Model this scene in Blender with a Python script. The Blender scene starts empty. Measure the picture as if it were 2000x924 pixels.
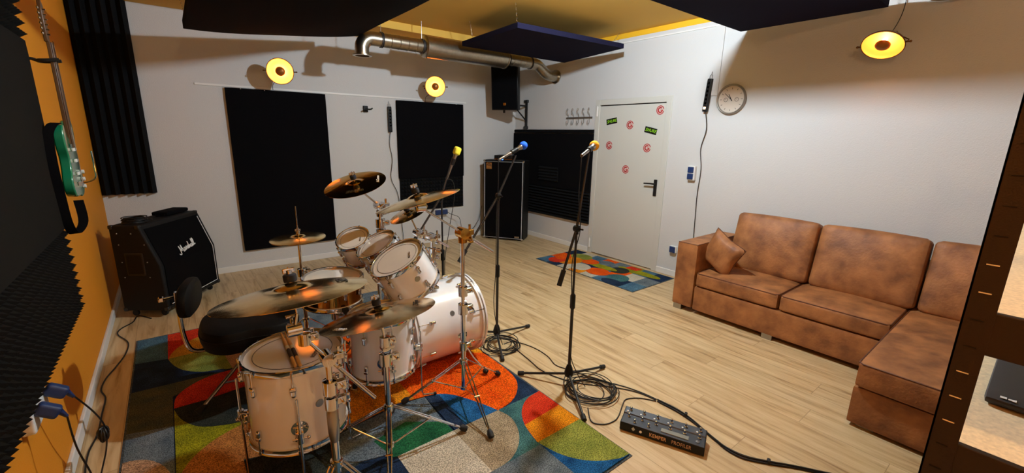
import bpy, math, random
from mathutils import Vector as V, Matrix as Mx
random.seed(7)
SC = bpy.context.scene
COL = SC.collection
PI = math.pi

# ------------------------------------------------------------------ camera, world, light, exposure
cam_d = bpy.data.cameras.new('camera')
cam_d.sensor_width = 36.0
cam_d.lens = 838.0/2000*36
cam_d.clip_start = 0.02
cam = bpy.data.objects.new('camera', cam_d); COL.objects.link(cam)
RX = V((0.78636947, -0.12697342, 0.60456662))     # world X in camera axes (right, down, forward)
RZ = V((0.01871735, -0.97330227, -0.22876266))
RY = RZ.cross(RX).normalized()
if RY.z < 0: RY = -RY
right = V((RX.x, RY.x, RZ.x)); down = V((RX.y, RY.y, RZ.y)); fwd = V((RX.z, RY.z, RZ.z))
m = Mx((( right.x, -down.x, -fwd.x, 0), (right.y, -down.y, -fwd.y, 0), (right.z, -down.z, -fwd.z, 0), (0, 0, 0, 1)))
cam.matrix_world = Mx.Translation((0, 0, 1.6)) @ m
SC.camera = cam
SC.view_settings.view_transform = 'Standard'
SC.view_settings.look = 'None'
SC.view_settings.exposure = 0.42
SC.view_settings.gamma = 1.0
SC.view_settings.use_curve_mapping = False
SC.cycles.max_bounces = 8
SC.cycles.sample_clamp_indirect = 6.0
world = bpy.data.worlds.new('world'); SC.world = world; world.use_nodes = True
world.node_tree.nodes['Background'].inputs[0].default_value = (0.9, 0.92, 1.0, 1)
world.node_tree.nodes['Background'].inputs[1].default_value = 0.05
CEIL_LAMPS = [((2.50, 2.05, 2.775), 198, (0.75, 0.885, 1.0), 0.042, 'bare round bulb on the ceiling between the two hanging absorbers'),
              ((0.30, -.55, 2.745), 36, (1.0, 0.66, 0.33), 0.05, 'added warm fill bulb, out of view on the ceiling behind the camera')]  # second bulb is assumed, added to give the left side its amber tone
WARM = 40.0         # strength of the dish lamps' bulbs
def lin(c):
    return tuple(((x/255)/12.92 if x/255 <= .04045 else ((x/255+.055)/1.055)**2.4) for x in c)

# ------------------------------------------------------------------ materials
def nt(name):
    m = bpy.data.materials.new(name); m.use_nodes = True
    t = m.node_tree
    return m, t, t.nodes['Principled BSDF']
def mat(name, rgb, rough=.5, metal=0., noise=0., nscale=20., bump=0., bscale=200., coat=0., emit=None, estr=0., rgb2=None, spec=None, stretch=None, sheen=0.):
    m, t, b = nt(name)
    c = lin(rgb)+(1,)
    b.inputs['Base Color'].default_value = c
    b.inputs['Roughness'].default_value = rough
    b.inputs['Metallic'].default_value = metal
    if coat: b.inputs['Coat Weight'].default_value = coat; b.inputs['Coat Roughness'].default_value = .05
    if spec is not None: b.inputs['Specular IOR Level'].default_value = spec
    if sheen: b.inputs['Sheen Weight'].default_value = sheen
    if emit: b.inputs['Emission Color'].default_value = lin(emit)+(1,); b.inputs['Emission Strength'].default_value = estr
    tc = None
    if noise or bump:
        tc = t.nodes.new('ShaderNodeTexCoord'); mp = t.nodes.new('ShaderNodeMapping')
        t.links.new(tc.outputs['Object'], mp.inputs[0])
        if stretch: mp.inputs['Scale'].default_value = stretch
    if noise:
        n = t.nodes.new('ShaderNodeTexNoise'); n.inputs['Scale'].default_value = nscale; n.inputs['Detail'].default_value = 5
        t.links.new(mp.outputs[0], n.inputs['Vector'])
        r = t.nodes.new('ShaderNodeValToRGB')
        r.color_ramp.elements[0].position = .32; r.color_ramp.elements[1].position = .68
        c2 = lin(rgb2)+(1,) if rgb2 else tuple(min(1, x*(1-noise)) for x in c[:3])+(1,)
        c1 = c if rgb2 else tuple(min(1, x*(1+noise)) for x in c[:3])+(1,)
        r.color_ramp.elements[0].color = c2; r.color_ramp.elements[1].color = c1
        t.links.new(n.outputs['Fac'], r.inputs[0]); t.links.new(r.outputs[0], b.inputs['Base Color'])
    if bump:
        n2 = t.nodes.new('ShaderNodeTexNoise'); n2.inputs['Scale'].default_value = bscale; n2.inputs['Detail'].default_value = 4
        t.links.new(mp.outputs[0], n2.inputs['Vector'])
        bp = t.nodes.new('ShaderNodeBump'); bp.inputs['Strength'].default_value = bump; bp.inputs['Distance'].default_value = .004
        t.links.new(n2.outputs['Fac'], bp.inputs['Height']); t.links.new(bp.outputs[0], b.inputs['Normal'])
    return m

M_wall = mat('white_woodchip_wall', (205, 204, 201), .85, bump=.55, bscale=140)
M_orange = mat('orange_painted_wall', (226, 140, 6), .8, bump=.6, bscale=140)
M_ceil = mat('ochre_ceiling', (222, 176, 76), .85, bump=.4, bscale=160)
M_ceil2 = mat('bright_yellow_edge', (236, 182, 30), .8)
M_white = mat('white_lacquer', (228, 226, 220), .45)
M_door = mat('door_grey_white', (202, 201, 192), .45)
M_black = mat('black_satin', (9, 9, 10), .5, spec=.3)
M_black_metal = mat('black_metal', (20, 20, 22), .35, spec=.6)
M_rubber = mat('black_rubber', (18, 18, 18), .7)
M_foam = mat('charcoal_foam', (17, 18, 20), .95, spec=.15, bump=.4, bscale=400)
M_foam_b = mat('black_brown_foam', (17, 16, 14), .95, spec=.15, bump=.4, bscale=400)
M_felt = mat('black_felt', (8, 8, 11), 1.0, bump=.3, bscale=300, spec=.1)
M_felt_n = mat('navy_black_felt', (26, 25, 46), 1.0, bump=.3, bscale=300, spec=.1)
M_tolex = mat('black_tolex', (8, 8, 8), .6, spec=.3, bump=.5, bscale=500)
M_grille = mat('black_grille_cloth', (6, 6, 8), .95, spec=.1, bump=.4, bscale=700)
M_pipe_w = mat('white_piping', (215, 215, 215), .5)
M_chrome = mat('chrome', (215, 216, 220), .06, 1.0)
M_chrome_d = mat('brushed_steel', (170, 168, 165), .28, 1.0)
M_brass = mat('polished_brass', (190, 130, 55), .10, 1.0)
M_gold = mat('gold_metal', (200, 150, 70), .25, 1.0)
M_shell = mat('white_pearl_shell', (238, 234, 230), .2, coat=1.0, noise=.03, nscale=8)
M_head = mat('clear_drum_head', (226, 214, 196), .08, coat=1.0, noise=.04, nscale=6)
M_ring = mat('dark_head_ring', (40, 32, 26), .3)
M_ink = mat('dark_ink', (28, 22, 14), .4)
M_inkw = mat('white_ink', (235, 235, 230), .4)
M_stick = mat('hickory_wood', (240, 190, 122), .45, noise=.15, nscale=12)
M_grip = mat('dark_grip_tape', (62, 52, 60), .7)
M_leather_blk = mat('black_leatherette', (6, 6, 6), .6, spec=.15, bump=.25, bscale=260)
M_sofa = mat('brown_suede_leather', (170, 112, 64), .6, noise=.5, nscale=8, rgb2=(118, 72, 39), bump=.55, bscale=60, stretch=(1, 1, 1))
M_sofa_pipe = mat('dark_brown_seam', (88, 46, 22), .6)
M_galv = mat('galvanised_duct', (172, 160, 140), .30, 1.0, noise=.08, nscale=40)
M_duct_band = mat('duct_seal_band', (48, 44, 40), .5)
M_green = mat('sea_green_guitar', (22, 130, 92), .2, coat=1.0)
M_maple = mat('maple_neck', (92, 62, 36), .4)
M_blue = mat('blue_plug_plastic', (26, 50, 98), .45)
M_redm = mat('red_sticker_ink', (176, 20, 24), .5)
M_limem = mat('lime_sticker_ink', (150, 220, 40), .5)
M_led = mat('blue_led', (60, 130, 255), .3, emit=(40, 110, 255), estr=9)
M_ledr = mat('orange_led', (255, 200, 160), .3, emit=(255, 190, 150), estr=5)
M_dish_o = mat('bronze_dish', (120, 84, 48), .35, .9)
M_dish_i = mat('golden_dish_inside', (250, 182, 98), .5, .1)
M_bulb = mat('warm_bulb_glass', (255, 200, 110), .3, emit=(255, 190, 118), estr=WARM)
M_cap = mat('copper_bulb_cap', (150, 92, 30), .4, .5)
M_foam_y = mat('yellow_foam', (236, 222, 60), .9, bump=.5, bscale=500)
M_foam_o = mat('amber_foam', (246, 176, 10), .9, bump=.5, bscale=500)
M_foam_u = mat('blue_foam', (20, 92, 226), .9, bump=.5, bscale=500)
M_pedal = mat('slate_pedal_top', (58, 62, 70), .4, .4)
M_lcd = mat('grey_display', (128, 130, 122), .2)
M_copper_ink = mat('copper_lettering', (206, 160, 120), .4)
M_rack = mat('dark_bronze_rack', (36, 24, 18), .5, .2, bump=.2, bscale=300)
M_chip = mat('chipboard', (232, 212, 174), .8, noise=.12, nscale=120)
M_padc = mat('dark_grey_laptop', (40, 43, 50), .5)
M_clock = mat('clock_face', (206, 196, 182), .5)
M_clock_rim = mat('clock_rim', (150, 146, 138), .35, .6)
M_cable = mat('black_cable', (14, 14, 14), .45)
M_plate = mat('gold_plate', (190, 140, 80), .35, .6)
M_tape = mat('fluffy_navy', (24, 24, 34), .9)

def cymbal_mat(name, rgb, rgb2, rough):
    m, t, b = nt(name)
    b.inputs['Metallic'].default_value = 1.0; b.inputs['Roughness'].default_value = rough
    tc = t.nodes.new('ShaderNodeTexCoord')
    g = t.nodes.new('ShaderNodeTexNoise'); g.inputs['Scale'].default_value = 7; g.inputs['Detail'].default_value = 6
    t.links.new(tc.outputs['Object'], g.inputs['Vector'])
    r = t.nodes.new('ShaderNodeValToRGB'); r.color_ramp.elements[0].position = .35; r.color_ramp.elements[1].position = .66
    r.color_ramp.elements[0].color = lin(rgb2)+(1,); r.color_ramp.elements[1].color = lin(rgb)+(1,)
    t.links.new(g.outputs['Fac'], r.inputs[0]); t.links.new(r.outputs[0], b.inputs['Base Color'])
    w = t.nodes.new('ShaderNodeVectorMath'); w.operation = 'LENGTH'
    mp = t.nodes.new('ShaderNodeVectorMath'); mp.operation = 'MULTIPLY'; mp.inputs[1].default_value = (1, 1, 0)
    t.links.new(tc.outputs['Object'], mp.inputs[0]); t.links.new(mp.outputs[0], w.inputs[0])
    s = t.nodes.new('ShaderNodeMath'); s.operation = 'MULTIPLY'; s.inputs[1].default_value = 1500
    t.links.new(w.outputs['Value'], s.inputs[0])
    sn = t.nodes.new('ShaderNodeMath'); sn.operation = 'SINE'; t.links.new(s.outputs[0], sn.inputs[0])
    h = t.nodes.new('ShaderNodeTexNoise'); h.inputs['Scale'].default_value = 16; h.inputs['Detail'].default_value = 2
    t.links.new(tc.outputs['Object'], h.inputs['Vector'])
    ad = t.nodes.new('ShaderNodeMath'); ad.operation = 'MULTIPLY_ADD'; ad.inputs[1].default_value = .02
    t.links.new(sn.outputs[0], ad.inputs[0]); t.links.new(h.outputs['Fac'], ad.inputs[2])
    bp = t.nodes.new('ShaderNodeBump'); bp.inputs['Strength'].default_value = .10; bp.inputs['Distance'].default_value = .01
    t.links.new(ad.outputs[0], bp.inputs['Height']); t.links.new(bp.outputs[0], b.inputs['Normal'])
    return m
M_cym = cymbal_mat('bronze_cymbal', (255, 232, 166), (236, 196, 116), .15)
M_cym_b = cymbal_mat('brilliant_cymbal', (250, 200, 84), (226, 168, 58), .11)
M_cym_d = cymbal_mat('dark_bronze_cymbal', (224, 200, 146), (184, 152, 100), .15)

def floor_mat():
    m, t, b = nt('oak_laminate_planks')
    b.inputs['Roughness'].default_value = .42
    tc = t.nodes.new('ShaderNodeTexCoord')
    sp = t.nodes.new('ShaderNodeSeparateXYZ'); t.links.new(tc.outputs['Object'], sp.inputs[0])
    cb = t.nodes.new('ShaderNodeCombineXYZ')
    rw = t.nodes.new('ShaderNodeMath'); rw.operation = 'DIVIDE'; rw.inputs[1].default_value = .193; t.links.new(sp.outputs['X'], rw.inputs[0])
    fl = t.nodes.new('ShaderNodeMath'); fl.operation = 'FLOOR'; t.links.new(rw.outputs[0], fl.inputs[0])
    wn = t.nodes.new('ShaderNodeTexWhiteNoise'); wn.noise_dimensions = '1D'; t.links.new(fl.outputs[0], wn.inputs['W'])
    ma = t.nodes.new('ShaderNodeMath'); ma.operation = 'MULTIPLY_ADD'; ma.inputs[1].default_value = 1.29; t.links.new(wn.outputs['Value'], ma.inputs[0]); t.links.new(sp.outputs['Y'], ma.inputs[2])
    t.links.new(ma.outputs[0], cb.inputs['X']); t.links.new(sp.outputs['X'], cb.inputs['Y'])
    br = t.nodes.new('ShaderNodeTexBrick')
    br.inputs['Scale'].default_value = 1; br.inputs['Brick Width'].default_value = 1.29; br.inputs['Row Height'].default_value = .193
    br.inputs['Mortar Size'].default_value = .0016; br.inputs['Mortar Smooth'].default_value = .2; br.offset = 0
    br.inputs['Color1'].default_value = (0, 0, 0, 1); br.inputs['Color2'].default_value = (1, 1, 1, 1); br.inputs['Mortar'].default_value = (.5, .5, .5, 1)
    t.links.new(cb.outputs[0], br.inputs['Vector'])
    # per-plank shift of the grain
    sc = t.nodes.new('ShaderNodeVectorMath'); sc.operation = 'MULTIPLY'; sc.inputs[1].default_value = (.8, 9, 1)
    t.links.new(cb.outputs[0], sc.inputs[0])
    off = t.nodes.new('ShaderNodeVectorMath'); off.operation = 'MULTIPLY_ADD'; off.inputs[1].default_value = (31, 17, 9)
    t.links.new(br.outputs['Color'], off.inputs[0]); t.links.new(sc.outputs[0], off.inputs[2])
    n = t.nodes.new('ShaderNodeTexNoise'); n.inputs['Scale'].default_value = 2.2; n.inputs['Detail'].default_value = 8; n.inputs['Roughness'].default_value = .62; n.inputs['Distortion'].default_value = .5
    t.links.new(off.outputs[0], n.inputs['Vector'])
    r = t.nodes.new('ShaderNodeValToRGB')
    r.color_ramp.elements[0].position = .30; r.color_ramp.elements[0].color = lin((150, 116, 74))+(1,)
    r.color_ramp.elements[1].position = .70; r.color_ramp.elements[1].color = lin((222, 198, 154))+(1,)
    e = r.color_ramp.elements.new(.46); e.color = lin((200, 170, 124))+(1,)
    t.links.new(n.outputs['Fac'], r.inputs[0])
    hs = t.nodes.new('ShaderNodeMix'); hs.data_type = 'RGBA'; hs.blend_type = 'MULTIPLY'; hs.inputs['Factor'].default_value = .28
    rr = t.nodes.new('ShaderNodeValToRGB'); rr.color_ramp.elements[0].color = (.62, .60, .58, 1); rr.color_ramp.elements[1].color = (1.0, 1.0, 1.0, 1)
    t.links.new(br.outputs['Color'], rr.inputs[0]); t.links.new(r.outputs[0], hs.inputs['A']); t.links.new(rr.outputs[0], hs.inputs['B'])
    mo = t.nodes.new('ShaderNodeMix'); mo.data_type = 'RGBA'; mo.inputs['B'].default_value = lin((120, 86, 52))+(1,)
    ml = t.nodes.new('ShaderNodeMath'); ml.operation = 'MULTIPLY'; ml.inputs[1].default_value = .6
    t.links.new(br.outputs['Fac'], ml.inputs[0]); t.links.new(ml.outputs[0], mo.inputs['Factor'])
    t.links.new(hs.outputs['Result'], mo.inputs['A']); t.links.new(mo.outputs['Result'], b.inputs['Base Color'])
    bp = t.nodes.new('ShaderNodeBump'); bp.inputs['Strength'].default_value = .15; bp.inputs['Distance'].default_value = .002
    t.links.new(n.outputs['Fac'], bp.inputs['Height']); t.links.new(bp.outputs[0], b.inputs['Normal'])
    return m
M_floor = floor_mat()
def rugm(name, a, b_):
    m = mat('rug_'+name, a, .95, noise=.3, nscale=9, rgb2=b_, bump=1.0, bscale=260, spec=.1)
    # fine pile speckle over the soft blotches
    t = m.node_tree; b = t.nodes['Principled BSDF']
    l = b.inputs['Base Color'].links[0].from_socket
    n = t.nodes.new('ShaderNodeTexNoise'); n.inputs['Scale'].default_value = 170; n.inputs['Detail'].default_value = 2
    tc = t.nodes.new('ShaderNodeTexCoord'); t.links.new(tc.outputs['Object'], n.inputs['Vector'])
    r = t.nodes.new('ShaderNodeValToRGB'); r.color_ramp.elements[0].position = .35; r.color_ramp.elements[1].position = .65
    r.color_ramp.elements[0].color = (.38, .38, .38, 1); r.color_ramp.elements[1].color = (1.35, 1.35, 1.35, 1)
    mx = t.nodes.new('ShaderNodeMix'); mx.data_type = 'RGBA'; mx.blend_type = 'MULTIPLY'; mx.inputs['Factor'].default_value = 1
    t.links.new(n.outputs['Fac'], r.inputs[0]); t.links.new(l, mx.inputs['A']); t.links.new(r.outputs[0], mx.inputs['B'])
    t.links.new(mx.outputs['Result'], b.inputs['Base Color'])
    return m
R_ = {k: rugm(k, a, b) for k, a, b in [
    ('orange', (240, 98, 14), (222, 74, 8)), ('amber', (236, 150, 24), (206, 116, 20)), ('red', (222, 66, 34), (196, 46, 24)),
    ('navy', (34, 54, 84), (22, 36, 58)), ('blue', (40, 104, 160), (18, 62, 110)), ('skyblue', (84, 122, 146), (58, 92, 118)),
    ('teal', (74, 122, 122), (52, 92, 98)), ('grey', (118, 128, 134), (84, 98, 108)), ('tan', (176, 160, 132), (146, 128, 100)),
    ('cream', (208, 200, 180), (190, 180, 158)), ('green', (152, 156, 70), (118, 130, 54)), ('darkgreen', (40, 106, 66), (24, 78, 50)),
    ('olive', (96, 92, 66), (70, 78, 66)), ('ygreen', (160, 156, 24), (126, 126, 24)), ('copper', (196, 128, 62), (168, 104, 52)),
    ('gold', (224, 158, 50), (190, 140, 40)), ('beige', (196, 158, 122), (170, 130, 98)), ('dark', (56, 58, 50), (38, 44, 42)), ('edge', (96, 102, 104), (70, 76, 80))]}

# ------------------------------------------------------------------ mesh builder
def wm(o):
    return (wm(o.parent) @ o.matrix_basis) if o.parent else o.matrix_basis.copy()
def frame(o, z=(0, 0, 1), x=None):
    z = V(z).normalized()
    if x is None: x = V((1, 0, 0)) if abs(z.x) < .9 else V((0, 1, 0))
    x = V(x); x = (x - z*x.dot(z)).normalized(); y = z.cross(x)
    return Mx(((x.x, y.x, z.x, o[0]), (x.y, y.y, z.y, o[1]), (x.z, y.z, z.z, o[2]), (0, 0, 0, 1)))
def Tr(x, y, z): return Mx.Translation((x, y, z))
def Rz(a): return Mx.Rotation(a, 4, 'Z')
def catmull(P, n=6, closed=False):
    P = [V(p) for p in P]; out = []; L = len(P)
    rng = range(L if closed else L-1)
    for i in rng:
        p0 = P[(i-1) % L] if closed or i > 0 else P[0]; p1 = P[i]; p2 = P[(i+1) % L]; p3 = P[(i+2) % L] if closed or i+2 < L else P[-1]
        for k in range(n):
            t = k/n
            out.append(.5*((2*p1)+(-p0+p2)*t+(2*p0-5*p1+4*p2-p3)*t*t+(-p0+3*p1-3*p2+p3)*t**3))
    if not closed: out.append(P[-1])
    return out
class MB:
    def __init__(s): s.v = []; s.f = []; s.mi = []
    def add(s, vs, fs, M=None, mi=0):
        b = len(s.v)
        s.v += [(M @ V(p)) if M else V(p) for p in vs]
        s.f += [tuple(b+i for i in f) for f in fs]; s.mi += [mi]*len(fs); return s
    def box(s, a, b, M=None, mi=0):
        (x0, y0, z0), (x1, y1, z1) = a, b
        vs = [(x, y, z) for z in (z0, z1) for y in (y0, y1) for x in (x0, x1)]
        return s.add(vs, [(0, 2, 3, 1), (4, 5, 7, 6), (0, 1, 5, 4), (2, 6, 7, 3), (0, 4, 6, 2), (1, 3, 7, 5)], M, mi)
    def prism(s, poly, z0, z1, M=None, mi=0):
        n = len(poly)
        vs = [(p[0], p[1], z0) for p in poly]+[(p[0], p[1], z1) for p in poly]
        fs = [tuple(range(n))[::-1], tuple(range(n, 2*n))]+[(i, (i+1) % n, n+(i+1) % n, n+i) for i in range(n)]
        return s.add(vs, fs, M, mi)
    def tube(s, pts, r, seg=8, closed=False, mi=0, M=None, cap=True):
        pts = [V(p) for p in pts]; n = len(pts)
        rr = r if isinstance(r, (list, tuple)) else [r]*n
        vs = []; prev = None
        for i, p in enumerate(pts):
            a = pts[(i-1) % n] if (closed or i > 0) else pts[0]; b = pts[(i+1) % n] if (closed or i < n-1) else pts[-1]
            t = (b-a)
            if t.length < 1e-9: t = V((0, 0, 1))
            t.normalize()
            if prev is None:
                u = t.orthogonal().normalized()
            else:
                u = (prev - t*prev.dot(t))
                u = u.normalized() if u.length > 1e-6 else t.orthogonal().normalized()
            prev = u; w = t.cross(u)
            vs += [p+(u*math.cos(2*PI*k/seg)+w*math.sin(2*PI*k/seg))*rr[i] for k in range(seg)]
        fs = []
        for i in range(n if closed else n-1):
            j = (i+1) % n
            fs += [(i*seg+k, i*seg+(k+1) % seg, j*seg+(k+1) % seg, j*seg+k) for k in range(seg)]
        if not closed and cap: fs += [tuple(range(seg))[::-1], tuple((n-1)*seg+k for k in range(seg))]
        return s.add(vs, fs, M, mi)
    def cyl(s, a, b, r, r2=None, seg=16, mi=0, M=None):
        return s.tube([a, b], [r, r if r2 is None else r2], seg, mi=mi, M=M)
    def lathe(s, prof, M=None, seg=32, mi=0, closed=False, caps=True):
        vs = []; fs = []; n = len(prof)
        for (r, z) in prof:
            vs += [(r*math.cos(2*PI*k/seg), r*math.sin(2*PI*k/seg), z) for k in range(seg)]
        for i in range(n if closed else n-1):
            j = (i+1) % n
            fs += [(i*seg+k, i*seg+(k+1) % seg, j*seg+(k+1) % seg, j*seg+k) for k in range(seg)]
        if not closed and caps:
            if prof[0][0] > 1e-5: fs.append(tuple(range(seg))[::-1])
            if prof[-1][0] > 1e-5: fs.append(tuple((n-1)*seg+k for k in range(seg)))
        return s.add(vs, fs, M, mi)
    def ball(s, c, r, sx=1, sy=1, sz=1, seg=20, M=None, mi=0):
        pr = [(max(1e-6, math.sin(PI*i/12)), -math.cos(PI*i/12)) for i in range(13)]
        T = Tr(*c) @ Mx.Diagonal((r*sx, r*sy, r*sz, 1))
        return s.lathe(pr, (M @ T) if M else T, seg, mi)
    def rbox(s, half, r, M=None, puff=(0, 0, 0), mi=0, N=9):
        # rounded box with softly domed faces
        ts = [math.sin((i/N-.5)*PI)*(.5+.5*abs(i/N-.5)*2) for i in range(N+1)]
        ts = [-1+2*i/N for i in range(N+1)]
        ts = [math.copysign(abs(t)**.6, t) for t in ts]
        vs = []; fs = []
        for ax in range(3):
            for sg in (-1, 1):
                b = len(vs); o1, o2 = (ax+1) % 3, (ax+2) % 3
                for i in ts:
                    for j in ts:
                        p = [0, 0, 0]; p[ax] = sg; p[o1] = i; p[o2] = j
                        q = V([p[k]*half[k] for k in range(3)])
                        inn = V([max(-(half[k]-r), min(half[k]-r, q[k])) for k in range(3)])
                        d = q-inn
                        q = inn + (d.normalized()*r if d.length > 1e-9 else d)
                        for k in range(3):
                            u, w = q[(k+1) % 3]/half[(k+1) % 3], q[(k+2) % 3]/half[(k+2) % 3]
                            q[k] += puff[k]*(q[k]/half[k])*max(0, 1-u*u)*max(0, 1-w*w)
                        vs.append(q)
                for i in range(N):
                    for j in range(N):
                        a = b+i*(N+1)+j; f = (a, a+N+1, a+N+2, a+1)
                        fs.append(f if sg > 0 else f[::-1])
        return s.add(vs, fs, M, mi)
    def mesh(s, name, mats, smooth=True, M=None):
        me = bpy.data.meshes.new(name)
        me.from_pydata([tuple(M @ p) if M else tuple(p) for p in s.v], [], s.f)
        for mm in (mats if isinstance(mats, (list, tuple)) else [mats]): me.materials.append(mm)
        me.polygons.foreach_set('material_index', s.mi)
        me.update()
        if smooth:
            me.polygons.foreach_set('use_smooth', [True]*len(me.polygons)); me.set_sharp_from_angle(angle=math.radians(38))
        return me
    def build(s, name, mats, parent=None, local=False, smooth=True, bevel=0, subsurf=0):
        M = None if (local or parent is None) else wm(parent).inverted()
        me = s.mesh(name, mats, smooth, M)
        o = bpy.data.objects.new(name, me); COL.objects.link(o)
        if parent: o.parent = parent
        if bevel:
            b = o.modifiers.new('bevel', 'BEVEL'); b.width = bevel; b.segments = 2; b.limit_method = 'ANGLE'; b.angle_limit = math.radians(50)
            b.harden_normals = False
        return o
def inst(me, name, parent, M):
    o = bpy.data.objects.new(name, me); COL.objects.link(o); o.parent = parent; o.matrix_basis = M; return o
def tag(o, label, cat, group=None, kind=None):
    o['label'] = label; o['category'] = cat
    if group: o['group'] = group
    if kind: o['kind'] = kind
    return o
def lab(o, s): o['label'] = s; return o
def thing(name, label, cat, M=None, group=None):
    o = bpy.data.objects.new(name, None); COL.objects.link(o); o.empty_display_size = .05
    if M is not None: o.matrix_basis = M if isinstance(M, Mx) else Tr(*M)
    return tag(o, label, cat, group)
def struct(o): o['kind'] = 'structure'; return o
def copy_tree(o, parent=None):
    c = o.copy(); COL.objects.link(c); c.parent = parent
    for ch in [x for x in COL.objects if x.parent == o]: copy_tree(ch, c)
    return c
def text(s, size, M, m, parent, name='lettering', bold=0.0, shear=0.0, sx=1.0, spacing=1.0):
    cu = bpy.data.curves.new('t', 'FONT'); cu.body = s; cu.size = size; cu.extrude = .0006; cu.offset = bold; cu.shear = shear
    cu.align_x = 'CENTER'; cu.align_y = 'CENTER'; cu.resolution_u = 3; cu.space_character = spacing
    o = bpy.data.objects.new('t', cu)
    COL.objects.link(o)
    dg = bpy.context.evaluated_depsgraph_get()
    me = bpy.data.meshes.new_from_object(o.evaluated_get(dg))
    bpy.data.objects.remove(o)
    inv = wm(parent).inverted() if parent else Mx.Identity(4)
    me.transform(inv @ M @ Mx.Diagonal((sx, 1, 1, 1)))
    me.materials.clear(); me.materials.append(m)
    t = bpy.data.objects.new(name, me); COL.objects.link(t); t.parent = parent
    return t

XL, XR, YB, YF, ZC = -.56, 4.56, 5.72, -1.6, 2.84

# ------------------------------------------------------------------ the room
struct(MB().box((XL-.1, YF-.1, -.1), (XR+.1, YB+.1, 0)).build('floor', M_floor, smooth=False))
struct(MB().box((XL-.1, YF, 0), (XL, YB, ZC)).build('wall_left', M_orange, smooth=False))
struct(MB().box((XL-.1, YB, 0), (XR+.1, YB+.1, 2.76)).build('wall_back', M_wall, smooth=False))
struct(MB().box((XL-.1, YF-.1, 0), (XR+.1, YF, ZC)).build('wall_front', M_wall, smooth=False))
# right wall with the door opening (y 2.86..3.98, z up to 2.05)
DY0, DY1, DZ = 2.90, 3.97, 2.05
w = MB().box((XR, YF, 0), (XR+.1, DY0, 2.78)).box((XR, DY1, 0), (XR+.1, YB, 2.78)).box((XR, DY0, DZ), (XR+.1, DY1, 2.78))
struct(w.build('wall_right', M_wall, smooth=False))
struct(MB().box((XL-.1, YF-.1, ZC), (XR+.1, YB+.1, ZC+.1)).build('ceiling', M_ceil, smooth=False))
o = MB().box((XL, 5.02, 2.76), (XR-.16, YB+.1, ZC)).build('ceiling_soffit', M_ceil, smooth=False); struct(o)
struct(MB().box((XR-.001, YF, 2.78), (XR+.1, YB, ZC)).build('trim_1', M_ceil2, smooth=False))
struct(MB().box((XL-.1, YB, 2.76), (XR, YB+.1, ZC)).build('trim_2', M_ceil2, smooth=False))
struct(MB().box((XR-.012, YF, 2.725), (XR, YB, 2.738)).build('trim_3', M_white, smooth=False))
struct(MB().box((XR-.014, 2.36, 2.05), (XR, 2.46, 2.725)).build('trim_4', M_wall, smooth=False))
struct(MB().box((.3, YB-.01, 2.055), (3.6, YB, 2.075)).build('trim_5', M_white, smooth=False))
def bb(n, a, b): struct(MB().box(a, b).build(n, M_white, smooth=False, bevel=.004))
bb('baseboard_left', (XL, YF, 0), (XL+.018, YB, .07))
bb('baseboard_back', (XL+.018, YB-.016, 0), (XR-.016, YB, .07))
bb('baseboard_right', (XR-.016, YF, 0), (XR, DY0-.03, .07))
bb('baseboard_right', (XR-.016, DY1+.03, 0), (XR, YB, .07))

# door with its frame, leaf, hinges, handle and stickers
door = thing('door_1', 'grey-white steel door in the right wall', 'door', (XR, (DY0+DY1)/2, 0))
del door['category']; door['kind'] = 'structure'
f = MB()
f.box((XR-.012, DY0-.03, 0), (XR+.05, DY0+.045, DZ+.03)).box((XR-.012, DY1-.045, 0), (XR+.05, DY1+.03, DZ+.03)).box((XR-.012, DY0+.045, DZ-.04), (XR+.05, DY1-.045, DZ+.03))
f.build('door_frame', M_door, door, bevel=.004)
leaf = MB().box((XR-.004, DY0+.045, .012), (XR+.045, DY1-.045, DZ-.052)).build('door_leaf', M_door, door, bevel=.003)
MB().box((XR+.01, DY0+.05, DZ-.052), (XR+.03, DY1-.05, DZ-.04)).build('door_seal', M_black, door)
for z in (1.93, .14):
    MB().cyl((XR-.02, DY1-.01, z-.06), (XR-.02, DY1-.01, z+.06), .010).cyl((XR-.02, DY1-.01, z+.06), (XR-.02, DY1-.01, z+.075), .006).build('hinge', M_white, door)
h = MB().rbox((.006, .022, .10), .005, Tr(XR-.010, 2.99, 1.02))
h.cyl((XR-.01, 2.99, 1.07), (XR-.06, 2.99, 1.07), .010).tube([(XR-.055, 2.985, 1.07), (XR-.058, 3.03, 1.07), (XR-.056, 3.12, 1.066)], [.011, .010, .009], 10)
h.build('door_handle', M_black_metal, door)
def gsticker(y, z, label):
    M = frame((XR-.0045, y, z), (-1, 0, 0), (0, -1, 0))
    st = MB().lathe([(1e-5, 0), (.052, 0), (.052, .0006), (1e-5, .0006)], M, 36).build('sticker', mat('pale_sticker', (206, 190, 180), .4), door)
    lab(st, label)
    g = MB()
    arc = lambda r, a0, a1, wd, n=26: g.prism([(r*math.cos(a0+(a1-a0)*i/n), r*math.sin(a0+(a1-a0)*i/n)) for i in range(n+1)]+[((r-wd)*math.cos(a0+(a1-a0)*i/n), (r-wd)*math.sin(a0+(a1-a0)*i/n)) for i in range(n, -1, -1)], .0007, .0011, M)
    arc(.052, math.radians(14), math.radians(345), .010)
    arc(.034, math.radians(50), math.radians(350), .015)
    g.prism([(.002, .003), (.036, .003), (.036, -.006), (.002, -.006)], .0008, .0012, M)
    g.build('sticker_print', M_redm, st)
gsticker(3.02, 1.922, 'round red G sticker near the top corner above the handle')
gsticker(3.43, 1.758, 'round red G sticker in the upper middle of the door')
gsticker(3.735, 1.50, 'round red G sticker nearest the hinges')
gsticker(3.155, 1.486, 'round red G sticker below the right black sticker')
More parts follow.
